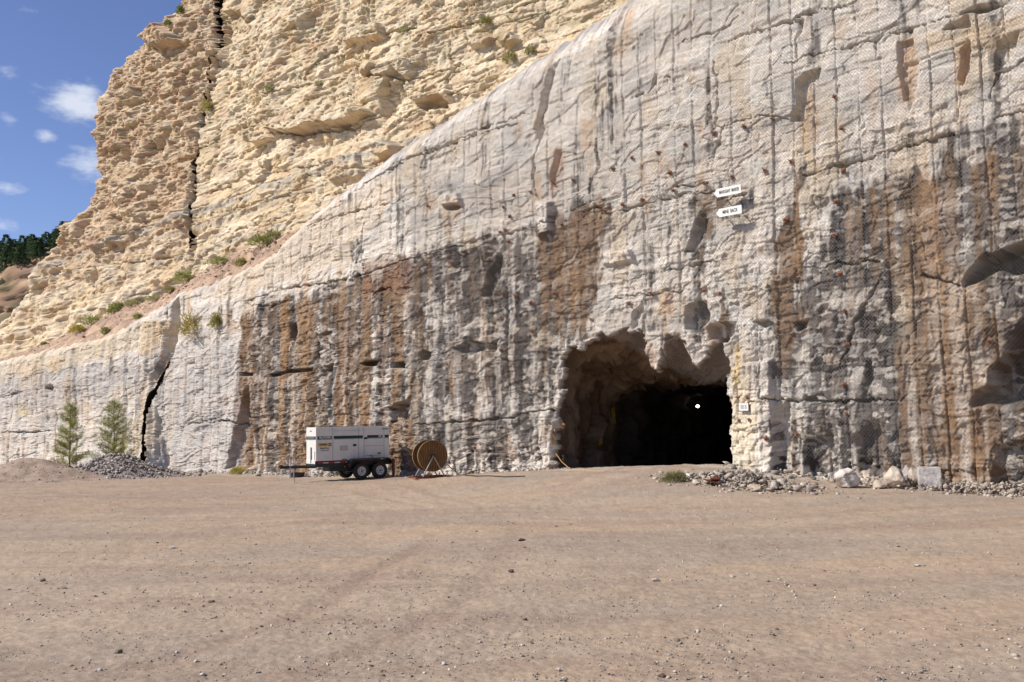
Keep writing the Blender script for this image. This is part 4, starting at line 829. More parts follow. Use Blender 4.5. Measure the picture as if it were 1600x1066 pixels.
MB().box((0, 0, 0), (.2, .012, .18), .003).build('plate', M_RED, t); MB().box((0, -.01, 0), (.17, .005, .02)).box((0, -.01, .05), (.17, .005, .02)).build('stripes', M_SILV, t)
m = MB(); p0 = surf_at(867, 679, 'wall') + np.array([N[0], N[1], 0]) * .08
for k in range(4): q = p0 + np.array([.03 * k - .05, 0, 0]); m.tube([q, q + np.array([.02, 0, -.2]), q + np.array([.03 * (k - 1), 0, -.42])], .012, 5)
tag(m.build('yellow_ribbon', M_ROPE), 'yellow ribbon hanging below the small red plate', 'ribbon')
m = MB(); a0 = p0 + np.array([.12, -.1, -.75]); b0 = ray_g(892, 734, .02); c0 = ray_g(945, 737, .02)
m.tube([a0, a0 * .6 + b0 * .4 + np.array([0, 0, -.08]), b0, b0 * .5 + c0 * .5, c0], .013, 6); tag(m.build('yellow_hose', mat('pale_hose', L_(196, 158, 92), .8)), 'thin pale orange hose trailing from the rock to the portal floor', 'hose')
for (px, py, ln, lb) in [(963, 640, .75, 'yellow rope strands hanging high on the dark tunnel wall'), (942, 687, .3, 'short yellow rope end hanging lower on the tunnel wall')]:
    q = surf_at(px, py, 'tunnel') + np.array([-.15, -.55, 0]); m = MB()
    for k in range(3): o_ = np.array([.05 * (k - 1), 0, .04 * k]); m.tube([q + o_, q + o_ + np.array([.02, 0, -ln * .5]), q + o_ + np.array([-.02 + .03 * k, 0, -ln * (.8 + .1 * k)])], .010, 5)
    tag(m.build('hanging_rope', M_ROPE), lb, 'rope')
# tunnel lamp (lit in the photograph)
ml = bpy.data.materials.new('lamp_glow'); ml.use_nodes = True; e = ml.node_tree.nodes['Principled BSDF']; e.inputs['Emission Color'].default_value = (1, .97, .9, 1); e.inputs['Emission Strength'].default_value = 4.5
u0, o0 = 0, 0; q = at(1090, 635, 54.0); t = empty('tunnel_lamp', tuple(q), 0, 'lit white work lamp shining deep in the dark tunnel', 'lamp')
MB().lathe([(.001, .09), (.075, .06), (.10, 0), (.075, -.06), (.001, -.09)], axis='z', n=20).build('bulb', ml, t, True)
MB().tube([(0, 0, .1), (0, 0, .9)], .015, 6).build('hanger', M_CABLE, t)

# ------------------------------------------------------------------ generator on its two-axle trailer
ax = np.array([-.835, -.55]); rz = math.atan2(ax[1], ax[0]); ay = np.array([-ax[1], ax[0]])
gp = ray_g(579, 748.5); oxy = gp[:2] - ay * .84; gz = float(ground_h(*oxy)) ; gz = float(ground_h(gp[0], gp[1]))
TR = empty('generator_trailer', (oxy[0], oxy[1], gz), rz, 'white box generator on a black two axle trailer with a black stripe', 'generator')
zt0, zt1 = .84, 2.27; xf, xr, hw = 2.38, -1.05, .55
bodyo = MB().box(((xf + xr) / 2, 0, (zt0 + zt1) / 2), (xf - xr, 2 * hw, zt1 - zt0), .02).build('housing', M_WHITE, TR)
MB().box(((xf + xr) / 2, 0, zt1 + .012), (xf - xr - .3, 2 * hw - .2, .02)).build('roof_panel', M_BLACK, TR)
def side(name, x0, x1, z0, z1, m, par=bodyo, t=.006, y=hw): return MB().box(((x0 + x1) / 2, y + t / 2, (z0 + z1) / 2), (abs(x1 - x0), t, z1 - z0)).build(name, m, par)
L0 = xf - xr
X = lambda f: xf - f * L0                      # fraction from the front edge along the near side
for a_, b_ in ((.02, .21), (.235, .63), (.69, .905), (.935, .995)):
    side('dark_stripe', X(a_), X(b_), 1.765, 1.885, M_BLACK); side('teal_line', X(a_), X(b_), 1.735, 1.760, M_TEAL)
for f in (.222, .40 + .17, .645, .925): side('panel_seam', X(f) - .006, X(f) + .006, zt0 + .03, zt1 - .03, M_GREY)
for (f0, f1, z_) in ((.222, .645, 2.10), (.645, .925, 1.42)): side('panel_seam', X(f0), X(f1), z_, z_ + .010, M_GREY)
side('yellow_label', X(.03), X(.205), 1.46, 1.60, M_YEL); side('black_label', X(.168), X(.203), 1.475, 1.59, M_BLACK, t=.010)
g = side('louvre', X(.32), X(.42), 1.25, 1.46, M_GREY)
for k in range(5): side('slat', X(.325), X(.415), 1.262 + .04 * k, 1.284 + .04 * k, M_WHITE, t=.011)
side('latch', X(.495), X(.54), 1.42, 1.52, M_BLACK, t=.012); side('latch', X(.648), X(.69), 1.71, 1.80, M_BLACK, t=.012)
d = side('receptacle_door', X(.67), X(.875), 1.01, 1.36, M_WHITE, t=.03); side('door_painted_shadow', X(.67), X(.875), 1.0, 1.015, M_BLACK, t=.02); side('red_label', X(.83), X(.875), 1.06, 1.12, M_RED, par=d, t=.038)  # thin black strip under the door is its shadow, put in as colour
side('brown_label', X(.34), X(.41), .86, .90, M_BROWN); side('name_plate', X(.90), X(.985), 2.12, 2.17, M_GREY)
MB().tube([(X(.74), hw + .05, 1.02), (X(.75), hw + .10, .93), (X(.77), hw + .06, .82)], .015, 6).build('outlet_cable', M_CABLE, TR)
MB().lathe([(.001, .03), (.04, .02), (.04, -.02)], c=(X(.60), hw + .02, 2.13), n=14).build('side_lamp', M_SIGN, bodyo)
R_ = (math.pi / 2, 0, math.pi)
text('lettering', 'MQ POWER', .115, M_SIGN, bodyo, (X(.118), hw + .010, 1.825), R_, .85, .003)
text('lettering', '150', .12, M_SIGN, bodyo, (X(.865), hw + .010, 1.825), R_, .9, .003)
text('lettering', 'WAGNER', .09, M_BLACK, bodyo, (X(.095), hw + .010, 1.53), R_, .8, .002)
text('lettering', 'CAT', .07, M_SIGN, bodyo, (X(.186), hw + .013, 1.53), R_, .8, .002)
text('lettering', 'Rental Power', .085, M_INK, bodyo, (X(.115), hw + .008, 1.38), R_, .9, .002)
text('lettering', '1-877-654-1237', .065, M_INK, bodyo, (X(.115), hw + .008, 1.28), R_, .9, .001)
# front end face
def endf(name, y0, y1, z0, z1, m, t=.006): return MB().box((xf + t / 2, (y0 + y1) / 2, (z0 + z1) / 2), (t, abs(y1 - y0), z1 - z0)).build(name, m, bodyo)
endf('dark_stripe', -hw + .02, hw - .02, 1.765, 1.885, M_BLACK); endf('teal_line', -hw + .02, hw - .02, 1.735, 1.76, M_TEAL); endf('label_plate', -.12, .08, 2.09, 2.13, M_BLACK)
MB().box((xf + .01, .0, .80), (.03, 1.0, .16), .005).build('lower_panel', M_WHITE, TR)
endf('door_slot', .0, .085, .75, 1.42, M_BLACK, .03); endf('door_slot', .43, .45, .82, 1.25, M_GREY, .02); endf('grille', -.40, .40, 1.80, 1.85, M_GREY, .012)
# frame, tongue, tape
MB().box((.65, .50, .69), (3.5, .09, .22)).box((.65, -.50, .69), (3.5, .09, .22)).box((-1.05, 0, .69), (.09, 1.1, .2)).box((2.35, 0, .66), (.09, 1.1, .16)).box((.6, 0, .77), (3.3, 1.05, .05)).box((.6, 0, .52), (2.2, .8, .3), .02).build('chassis', M_BLACK, TR)
MB().tube([(2.35, .48, .60), (3.5, .04, .62)], .07, 4).tube([(2.35, -.48, .60), (3.5, -.04, .62)], .07, 4).box((3.55, 0, .62), (.4, .12, .12)).box((3.72, 0, .66), (.16, .15, .12), .02).build('tongue', M_BLACK, TR)
for k in range(6):
    MB().box((2.2 - .26 * k, .552, .76), (.25, .012, .05)).build('reflective_tape', M_TAPE if k % 2 == 0 else M_SILV, TR)
MB().box((.65, .556, .800), (3.3, .008, .022)).build('red_trim', M_RED, TR)
MB().tube([(3.35, .12, .20), (3.35, .12, .95)], .032, 8).box((3.35, .12, .19), (.18, .18, .02)).build('jack', M_SILV, TR)
MB().lathe([(.001, .10), (.09, .08), (.02, -.12)], c=(3.7, .16, .45), axis='z', n=14).build('chain_holder', M_SILV, TR)
MB().box((-1.1, .45, .70), (.5, .1, .12)).box((-1.28, .48, .42), (.09, .09, .80)).box((-1.28, .48, .02), (.2, .16, .03)).build('stabiliser', M_RED, TR); MB().box((-1.1, -.45, .70), (.5, .1, .12)).box((-1.28, -.48, .42), (.09, .09, .80)).box((-1.28, -.48, .02), (.2, .16, .03)).build('stabiliser', M_RED, TR)
for sgn in (1, -1):
    P = [(-1.02, .62), (-.98, .80), (-.80, .90), (.80, .90), (.98, .80), (1.04, .52), (1.00, .52), (.94, .78), (.78, .865), (-.78, .865), (-.95, .77), (-.98, .62)]
    o = MB().prism(P, .60 * sgn, .98 * sgn).build('fender', M_BLACK, TR)
    MB().box((1.03, .9 * sgn, .66), (.02, .1, .06)).build('marker_light', M_TAPE, o); MB().box((1.1, .62 * sgn, .57), (.03, .08, .05)).build('turn_light', M_AMBER, TR)
    MB().box((0, .3 * sgn, .34), (.9, .5, .06)).build('axle_beam', M_BLACK, TR)
def make_wheel():
    t = MB().lathe([(.20, -.10), (.23, -.115), (.33, -.11), (.352, -.08), (.358, 0), (.352, .08), (.33, .11), (.23, .115), (.20, .10)], n=48)
    return t
wheel_src = None
for sx_ in (.435, -.435):
    for sgn in (1, -1):
        if wheel_src is None:
            w_ = MB().lathe([(.19, -.08), (.20, -.05), (.20, .06), (.205, .09), (.19, .095), (.17, .055), (.06, .045), (.055, .09), (.001, .095)], n=40).build('wheel', M_RIM, TR, True); tn_ = make_wheel().build('tyre', M_TYRE, w_, True)
            for k in range(6): a_ = k * math.pi / 3; MB().lathe([(.022, .062), (.001, .063)], c=(.118 * math.cos(a_), 0, .118 * math.sin(a_)), n=10).build('rim_hole', M_BLACK, w_)
            MB().lathe([(.036, .09), (.03, .12), (.001, .122)], n=14).build('hub', M_BLACK, w_)
            wheel_src = w_
        else: w_ = copy_tree(wheel_src)
        w_.parent = TR; w_.location = (sx_, .80 * sgn, .355); w_.rotation_euler = (0, rng.uniform(0, 3), 0 if sgn > 0 else math.pi)

# stake and tub by the tongue
q = ray_g(460, 754); MB_ = MB().tube([(q[0], q[1], float(ground_h(q[0], q[1])) - .1), (q[0] - .06, q[1], float(ground_h(q[0], q[1])) + 1.28)], .022, 7)
tag(MB_.build('marker_stake', M_STAKE), 'thin pale upright stake in front of the trailer tongue', 'stake')
q = ray_g(463, 746); gz_ = float(ground_h(q[0], q[1])); t = empty('rubber_tub', (q[0], q[1] + .2, gz_), 0, 'low black rubber tub on the ground beneath the trailer tongue', 'tub')
MB().lathe([(.001, .0), (.30, .0), (.36, .20), (.34, .20), (.28, .03), (.001, .03)], axis='z', n=28).build('tub_body', M_CABLE, t); MB().lathe([(.34, .19), (.375, .19), (.375, .215), (.34, .215)], axis='z', n=28).build('rim', M_BLACK, t)

# ------------------------------------------------------------------ wooden cable reel on a steel stand
q = ray_g(670, 748); g_ = float(ground_h(q[0], q[1]))
RZ = math.atan2(-.42, .907) * 1.0
# local y points away from the camera and to the left
RE = empty('cable_reel', (q[0] + .02, q[1] + .35, g_ + .88), 0, 'big wooden cable reel held off the ground by a rusty stand', 'cable reel'); RE.rotation_euler = (0, 0, math.radians(24))
R0 = .62
for nm, y0, y1 in (('flange', -.36, -.31), ('flange', .31, .36)):
    f_ = MB().lathe([(.03, y0), (R0 - .01, y0), (R0 - .01, y1), (.03, y1)], n=56).build(nm, M_WOODR, RE); MB().lathe([(R0 - .012, y0 - .003), (R0, y0 - .003), (R0, y1 + .003), (R0 - .012, y1 + .003)], n=56).build('edge_band', M_WOODD, f_)
    ysg = y0 - .012 if y0 < 0 else y1 + .012
    MB().lathe([(.03, ysg), (.10, ysg), (.10, ysg + (.012 if y0 < 0 else -.012))], n=20).build('hub_plate', M_CABLE, f_)
    m = MB()
    for k in range(4): a_ = k * math.pi / 2 + .6; m.lathe([(.001, ysg - .01), (.018, ysg - .01), (.018, ysg)] if y0 < 0 else [(.001, ysg + .01), (.018, ysg + .01), (.018, ysg)], c=(.2 * math.cos(a_), 0, .2 * math.sin(a_)), n=8)
    m.build('bolt', M_CABLE, f_)
MB().lathe([(.27, -.31), (.27, .31)], n=40).build('drum', M_WOODD, RE)
MB().lathe([(.30 + .012 * (k % 2), -.30 + .02 * k) for k in range(31)], n=40).build('wound_cable', M_CABLE, RE)
ST = empty('reel_stand', (q[0] + .02, q[1] + .35, g_), 0, 'rusty red steel stand with A shaped legs under the wooden reel', 'stand'); ST.rotation_euler = (0, 0, math.radians(24))
MB().box((.0, -.46, .05), (1.5, .10, .08), .01).box((0, .46, .05), (1.5, .10, .08), .01).box((-.72, 0, .05), (.08, .9, .06)).box((.72, 0, .05), (.08, .9, .06)).build('base_frame', M_RUST, ST)
for y in (-.46, .46):
    for x in (-.45, .45): MB().tube([(x, y, .08), (0, y * .92, .88)], .026, 8).build('leg', M_STAKE, ST)
MB().tube([(0, -.5, .88), (0, .5, .88)], .03, 10).build('axle', M_RUST, ST)
cpts = [ray_z(a_[0], a_[1], a_[2]) if a_[2] > .5 else ray_g(a_[0], a_[1], .03) for a_ in [(697, 724, .75), (704, 731, .58), (714, 738, .40), (728, 742.5, .33), (745, 744, .32), (765, 743.5, .34), (790, 745, .34), (820, 744, .4)]]
tag(MB().tube(cpts, .022, 6).build('loose_cable', M_CABLE), 'black cable running from the reel over the stones along the wall', 'cable')

# ------------------------------------------------------------------ loose rock
def rock_templates(n, seed):
    out = []; rr = np.random.default_rng(seed)
    for k in range(n):
        bm = bmesh.new(); s3 = rr.uniform(.6, 1, 3)
        for _ in range(11):
            v = rr.normal(size=3); v /= np.linalg.norm(v); v = np.sign(v) * np.abs(v) ** .75; bm.verts.new(v * s3 * rr.uniform(.8, 1.0))
        r_h = bmesh.ops.convex_hull(bm, input=bm.verts[:]); bmesh.ops.delete(bm, geom=[g for g in r_h['geom_interior'] if isinstance(g, bmesh.types.BMVert)], context='VERTS')
        bmesh.ops.triangulate(bm, faces=bm.faces[:]); bm.verts.ensure_lookup_table()
        for i, v in enumerate(bm.verts): v.index = i
        out.append((np.array([v.co[:] for v in bm.verts]), np.array([[v.index for v in f.verts] for f in bm.faces]))); bm.free()
    return out
TPL = rock_templates(16, 3)
def scatter(name, pos, size, colr, flat=.65, seed=0, label=None, cat=None, kind='stuff', m=None):
    rr = np.random.default_rng(seed); Vs = []; Fs = []; Cs = []; base = 0
    for p, s, c in zip(pos, size, colr):
        v, f = TPL[rr.integers(len(TPL))]; a, b, g = rr.uniform(0, 6.28, 3); ca, sa, cb, sb = math.cos(a), math.sin(a), math.cos(b * .12), math.sin(b * .12)
        R1 = np.array([[ca, -sa, 0], [sa, ca, 0], [0, 0, 1]]); R2 = np.array([[1, 0, 0], [0, cb, -sb], [0, sb, cb]])
        q = v * np.array([1, rr.uniform(.65, 1), flat * rr.uniform(.7, 1.2)]) @ R2.T @ R1.T * s + p
        Vs.append(q); Fs.append(f + base); base += len(v); Cs.append(np.broadcast_to(c, q.shape))
    me = np_mesh(name, np.concatenate(Vs), np.concatenate(Fs), np.concatenate(Cs), sides=3)
    return tag(link(name, me, mats=[m or M_ROCK]), label, cat, None, kind)
def tint(n, a, b, seed, spread=.18):
    rr = np.random.default_rng(seed); f = rr.uniform(0, 1, n)[:, None]; return (a * (1 - f) + b * f) * rr.uniform(1 - spread, 1 + spread, n)[:, None]
# rubble at the foot of the wall
n_ = 5200; uu = rng.uniform(-34, 56, n_); keep = ~((uu > u_of(884)) & (uu < u_of(1128))); uu = uu[keep]; n_ = len(uu)
clump = ss(-.5, .5, gn(uu * .5, uu * 0, 5)); dist = np.abs(rng.normal(0, .5, n_)) * (.5 + .9 * clump) + .05
wo_ = np.array([wall_o(a, .5) for a in uu]); P = xyz(uu, wo_ + dist, uu * 0); P[:, 2] = ground_h(P[:, 0], P[:, 1]) + np.clip(.30 * clump - dist * .3, 0, 1) * rng.uniform(0, 1, n_)
sz_ = np.clip(rng.lognormal(-3.15, .75, n_), .015, .30)
scatter('wall_rubble', P, sz_, tint(n_, lin(206, 196, 180), lin(150, 138, 126), 1), .7, 1, 'strip of broken pale stones along the foot of the rock wall', 'rubble')
# heap right of the portal
n_ = 1500; c0 = uo(*ray_g(1165, 756)[:2]); a_ = rng.normal(0, 1, (n_, 2)) * np.array([1.25, .55]); uu = c0[0] + a_[:, 0]; oo = c0[1] + a_[:, 1] + .25; hh = .42 * np.exp(-(a_[:, 0] / 1.5) ** 2 - (a_[:, 1] / .7) ** 2)
P = xyz(uu, oo, uu * 0); P[:, 2] = ground_h(P[:, 0], P[:, 1]) + hh * rng.uniform(.3, 1, n_)
scatter('portal_rubble', P, np.clip(rng.lognormal(-3.05, .7, n_), .015, .28), tint(n_, lin(206, 194, 178), lin(146, 130, 116), 2), .7, 2, 'low heap of mixed pale rubble beside the right side of the portal', 'rubble')
# rubble right of the boulders
n_ = 1300; c0 = uo(*ray_g(1545, 770)[:2]); a_ = rng.normal(0, 1, (n_, 2)) * np.array([2.0, .45]); P = xyz(c0[0] + a_[:, 0], c0[1] + a_[:, 1] + .15, 0 * a_[:, 0]); P[:, 2] = ground_h(P[:, 0], P[:, 1]) + .30 * np.exp(-(a_[:, 1] / .6) ** 2) * rng.uniform(.2, 1, n_)
scatter('boulder_rubble', P, np.clip(rng.lognormal(-2.9, .5, n_), .02, .2), tint(n_, lin(208, 192, 174), lin(156, 140, 126), 3), .7, 3, 'broken stones banked at the wall right of the grey block', 'rubble')
# left: earth mound and grey stone pile
def mound(name, px, d, rx, ry, h, col_a, col_b, label, seed):
    c = at(px, 700, d); x = np.linspace(-1.6, 1.6, 130); Xm, Ym = np.meshgrid(x, x); r2 = Xm ** 2 + Ym ** 2
    Zm = h * np.exp(-r2 * 1.7 * (1 + .35 * gn(Xm * 1.5, Ym * 1.5, seed))) - .09 + .10 * fbm(Xm * 3, Ym * 3, 4, seed + 1) * np.exp(-r2) + .03 * voro(Xm * 9, Ym * 9, seed)[4]
    XX = c[0] + Xm * rx; YY = c[1] + Ym * ry; ZZ = ground_h(XX, YY) + Zm
    Cm = mix(np.broadcast_to(col_a, XX.shape + (3,)), col_b, ss(-.4, .4, fbm(Xm * 4, Ym * 4, 4, seed + 3)))
    tag(link(name, np_mesh(name, np.stack([XX, YY, ZZ], -1), grid_faces(*XX.shape), Cm), mats=[M_ROCK]), label, 'mound', kind='structure'); return c, XX, YY, ZZ
c_, XX, YY, ZZ = mound('earth_mound', 52, 49, 3.6, 2.6, 1.15, lin(160, 138, 122), lin(176, 156, 138), 'low mound of brown earth at the left edge of the yard', 710)
n_ = 1500; ii = rng.integers(0, 130, n_), rng.integers(0, 130, n_); P = np.stack([XX[ii], YY[ii], ZZ[ii]], -1)
scatter('mound_stones', P, np.clip(rng.lognormal(-3.2, .5, n_), .02, .15), tint(n_, lin(190, 178, 166), lin(140, 126, 116), 5), .7, 5, 'loose stones scattered over the brown earth mound', 'stones')
c_, XX, YY, ZZ = mound('stone_pile_base', 182, 50.5, 2.9, 2.0, 1.15, lin(140, 130, 124), lin(164, 152, 144), 'packed base of the grey stone pile at left', 720)
n_ = 2200; ii = np.clip(rng.normal(65, 24, n_), 0, 129).astype(int), np.clip(rng.normal(65, 24, n_), 0, 129).astype(int); P = np.stack([XX[ii], YY[ii], ZZ[ii] + rng.uniform(0, .08, n_)], -1)
scatter('stone_pile', P, np.clip(rng.lognormal(-2.45, .45, n_), .03, .24), tint(n_, lin(206, 196, 186), lin(132, 120, 110), 6, .28), .75, 6, 'pile of broken grey stones in front of the two young conifers', 'stone pile')
# stones on the debris ledge
n_ = 1500; jj = rng.integers(0, Ub.shape[1], n_ * 3); jj = jj[(Ub[0, jj] > -30) & (Ub[0, jj] < 9)][:n_]; n_ = len(jj); kk_ = rng.integers(1, 69, n_); P = xyz(Ub[kk_, jj], Ob[kk_, jj], Zb[kk_, jj])
scatter('ledge_stones', P, np.clip(rng.lognormal(-2.9, .5, n_), .03, .22), tint(n_, lin(192, 166, 144), lin(144, 116, 98), 9, .2), .7, 9, 'red brown stones strewn down the debris ledge', 'stones')
# gravel over the yard
n_ = 19000; r_g = 1 / rng.uniform(1 / 42, 1 / 7.5, n_); th_ = rng.uniform(-.56, .56, n_); X_ = np.sin(th_) * r_g; Y_ = np.cos(th_) * r_g; cl = gn(X_ * .5, Y_ * .9, 50) + .5 * gn(X_ * 1.7, Y_ * 2, 51) + rng.uniform(-.35, .35, n_); kp_ = (cl > -.05); ug_, og_ = uo(X_, Y_); kp_ &= og_ > 1.0
X_, Y_, r_g = X_[kp_], Y_[kp_], r_g[kp_]; n_ = len(X_); P = np.stack([X_, Y_, ground_h(X_, Y_) + .004], -1)
scatter('gravel', P, np.clip(rng.lognormal(-4.45, .5, n_), .007, .045) * (1 + r_g * .012), tint(n_, lin(216, 206, 192), lin(122, 104, 92), 7, .2), .6, 7, 'small loose stones strewn over the dusty yard', 'gravel')
# single boulders and stones
def boulder(name, px, py, w, h, depth, c1, c2, label, cat, seed, box=False, zz=.15, yaw=0., sink=.12):
    q = ray_g(px, py); g = float(ground_h(q[0], q[1])); dd = q[1]; k = dd / FPX; hw_, hh_, dp = w * k / 2, h * k / 2, depth / 2
    bm = bmesh.new()
    bmesh.ops.create_cube(bm, size=2) if box else bmesh.ops.create_icosphere(bm, subdivisions=2, radius=1.12)
    if box: bmesh.ops.bevel(bm, geom=list(bm.edges), offset=.10, segments=2, profile=.6, affect='EDGES'); bmesh.ops.subdivide_edges(bm, edges=list(bm.edges), cuts=5, use_grid_fill=True)
    else: bmesh.ops.subdivide_edges(bm, edges=list(bm.edges), cuts=2, use_grid_fill=True)
    co = np.array([v.co[:] for v in bm.verts]); rr = np.random.default_rng(seed)
    for _ in range(0 if box else 13):                 # cut flat faces
        nrm = rr.normal(size=3); nrm /= np.linalg.norm(nrm); t_ = co @ nrm - rr.uniform(.64, .84); co = co - np.outer(np.clip(t_, 0, None), nrm)
    co += (.035 if box else .05) * np.stack([fbm(co[:, 1] * 2 + seed, co[:, 2] * 2, 4, seed), fbm(co[:, 0] * 2, co[:, 2] * 2 + seed, 4, seed + 1), fbm(co[:, 0] * 2, co[:, 1] * 2 + seed, 4, seed + 2)], -1)
    co *= np.array([hw_, dp, hh_]); ca, sa = math.cos(yaw), math.sin(yaw); co[:, :2] = co[:, :2] @ np.array([[ca, sa], [-sa, ca]])
    for v, c in zip(bm.verts, co): v.co = c
    me = bpy.data.meshes.new(name); bm.to_mesh(me); bm.free(); f = ss(-.3, .4, fbm(co[:, 0] * 4, co[:, 2] * 4, 3, seed + 5)); cc = c1 * (1 - f[:, None]) + c2 * f[:, None]
    a = me.color_attributes.new('Col', 'FLOAT_COLOR', 'POINT'); c4 = np.ones((len(co), 4), np.float32); c4[:, :3] = cc; a.data.foreach_set('color', c4.ravel())
    o = link(name, me, mats=[M_ROCK]); o.location = (q[0], q[1] + dp * .6, g + hh_ * (1 - sink)); return tag(o, label, cat)
wa, wb = lin(212, 196, 178), lin(180, 162, 146); ga, gb = lin(206, 198, 192), lin(178, 168, 162)
boulder('boulder', 1402, 765, 27, 42, .7, wa, wb, 'pale pinkish boulder standing left of the grey block, a smaller stone on top', 'boulder', 11, yaw=.3)
boulder('boulder', 1404, 738, 15, 17, .35, wa, wa, 'small white stone balanced on top of the pale standing boulder', 'stone', 12, zz=.2)
bpy.data.objects[-1] if False else None
boulder('boulder', 1421, 762, 18, 36, .5, lin(176, 168, 160), gb, 'narrow grey boulder wedged behind the pale standing boulder', 'boulder', 13, yaw=.7, zz=.25)
boulder('boulder', 1434, 763, 20, 35, .5, wa, wb, 'rounded pale boulder leaning against the grey square block', 'boulder', 14, yaw=-.4)
boulder('stone_block', 1458, 766, 33, 37, .75, ga, gb, 'square cut grey stone block beside the boulders at the wall', 'stone block', 15, box=True, yaw=-.35)
boulder('boulder', 1378, 764, 26, 16, .5, wa, wb, 'low rounded pale stone just left of the standing boulder', 'stone', 16)
boulder('boulder', 1330, 763, 44, 34, .8, lin(226, 218, 208), wb, 'broad white rock shouldering out of the wall foot', 'boulder', 17, zz=.25, sink=.3)
boulder('boulder', 1183, 768, 22, 13, .4, lin(186, 162, 138), lin(206, 188, 168), 'tan stone at the front of the rubble heap by the portal', 'stone', 18)
boulder('boulder', 1238, 765, 11, 7, .25, wa, wa, 'little white stone at the foot of the wall right of the portal heap', 'stone', 19)
boulder('boulder', 862, 733, 26, 14, .6, lin(170, 150, 132), lin(196, 182, 166), 'flat boulder lying at the left foot of the portal', 'boulder', 20, zz=.5)
boulder('boulder', 885, 731, 20, 10, .4, lin(186, 172, 156), wb, 'pale slab beside the flat boulder at the portal foot', 'stone', 21, zz=.5)
boulder('boulder', 906, 728, 10, 22, .5, lin(170, 160, 152), lin(90, 84, 80), 'grey jagged rock leaning in the portal corner', 'boulder', 22, zz=.5)
boulder('boulder', 862, 712, 34, 16, .6, lin(150, 138, 128), lin(180, 170, 158), 'ragged rock lump jutting at the left edge of the portal', 'boulder', 27, zz=.5)
for k, (px, py, w, h, c, lb) in enumerate([(98, 921, 11, 7, (196, 180, 162), 'pale round pebble alone near the left edge of the yard'), (815, 846, 13, 5, (96, 84, 78), 'dark flat stone in the middle of the yard, the farther one'), (799, 895, 10, 6, (104, 84, 84), 'dark purple grey stone in the middle of the yard, the nearer one'),
    (270, 858, 12, 6, (214, 206, 196), 'pale whitish stone in the left part of the yard'), (1024, 909, 11, 6, (200, 186, 172), 'pale flat stone right of the middle of the yard'), (1434, 886, 13, 5, (200, 190, 180), 'light grey slab stone in the right part of the yard'),
    (65, 909, 11, 5, (120, 108, 98), 'dark grey stone close to the pale round pebble at left'), (330, 942, 11, 4, (110, 98, 86), 'thin dark stone in the left foreground'), (185, 1022, 13, 7, (120, 112, 92), 'olive grey stone low in the left foreground'), (872, 1050, 11, 6, (196, 182, 168), 'pale stone at the bottom middle of the yard'), (1035, 1060, 16, 5, (110, 92, 78), 'brown flake of rock at the bottom edge right of the middle')]):
    c = lin(*c); boulder('loose_stone', px, py, w, h, w * .006, c, c * .9, lb, 'stone', 30 + k, zz=0, sink=.25)['group'] = 'larger stones lying on the yard'

# pipe, board and rusty scrap by the portal
def rod(name, a, b, r, m, lb, cat, n=8): 
    A_, B_ = ray_g(a[0], a[1], .04), ray_g(b[0], b[1], .04); return tag(MB().tube([A_, B_], r, n).build(name, m), lb, cat)
rod('plastic_pipe', (1072, 741.5, .42), (1087, 746, .42), .045, M_SIGN, 'short white plastic pipe on the ground beside the green tuft', 'pipe')
rod('wooden_board', (1086, 743, .42), (1148, 737, .45), .04, mat('old_board', L_(186, 158, 128), .9, var=.2), 'long weathered board lying across the right side of the portal floor', 'board', 4)
t = tag(MB().box((0, 0, 0), (.5, .3, .05), .01, Matrix.Rotation(.3, 3, 'Y')).box((.1, .05, .06), (.3, .2, .08), .02, Matrix.Rotation(-.4, 3, 'X')).build('rusty_scrap', M_RUST), 'bent rusty scrap lying on the rubble heap', 'scrap'); q = ray_g(1113, 759); t.location = (q[0], q[1], float(ground_h(q[0], q[1])) + .12)

# ------------------------------------------------------------------ plants
def translucent(m, k=.35):
    nt = m.node_tree; b = nt.nodes['Principled BSDF']; tr = nt.nodes.new('ShaderNodeBsdfTranslucent'); mx = nt.nodes.new('ShaderNodeMixShader'); mx.inputs[0].default_value = k
    nt.links.new(b.inputs['Base Color'].links[0].from_socket, tr.inputs['Color']); nt.links.new(b.outputs[0], mx.inputs[1]); nt.links.new(tr.outputs[0], mx.inputs[2]); nt.links.new(mx.outputs[0], [x for x in nt.nodes if x.type == 'OUTPUT_MATERIAL'][0].inputs[0])
def leafmat(name, a, b):
    m = mat(name, a, .8, attr=True, var=.25, scale=3); m.node_tree.nodes['Principled BSDF'].inputs['Roughness'].default_value = .75; translucent(m); return m
M_LEAF = leafmat('leaves', (0, 0, 0), 0); M_BARK = mat('bark', L_(120, 100, 82), .9, var=.25)
def blades(C0, L, Wd, D_, colr):
    """flat leaf-sized blades: centre, length, width, direction"""
    n = len(C0); up = np.random.default_rng(5).normal(size=(n, 3)); s = np.cross(D_, up); s /= np.linalg.norm(s, axis=1)[:, None] + 1e-9
    V = np.stack([C0 - s * Wd[:, None], C0 + s * Wd[:, None], C0 + D_ * L[:, None] + s * Wd[:, None] * .3, C0 + D_ * L[:, None] - s * Wd[:, None] * .3], 1).reshape(-1, 3)
    return V, (np.arange(n)[:, None] * 4 + np.arange(4)).reshape(-1, 4), np.repeat(colr, 4, 0)
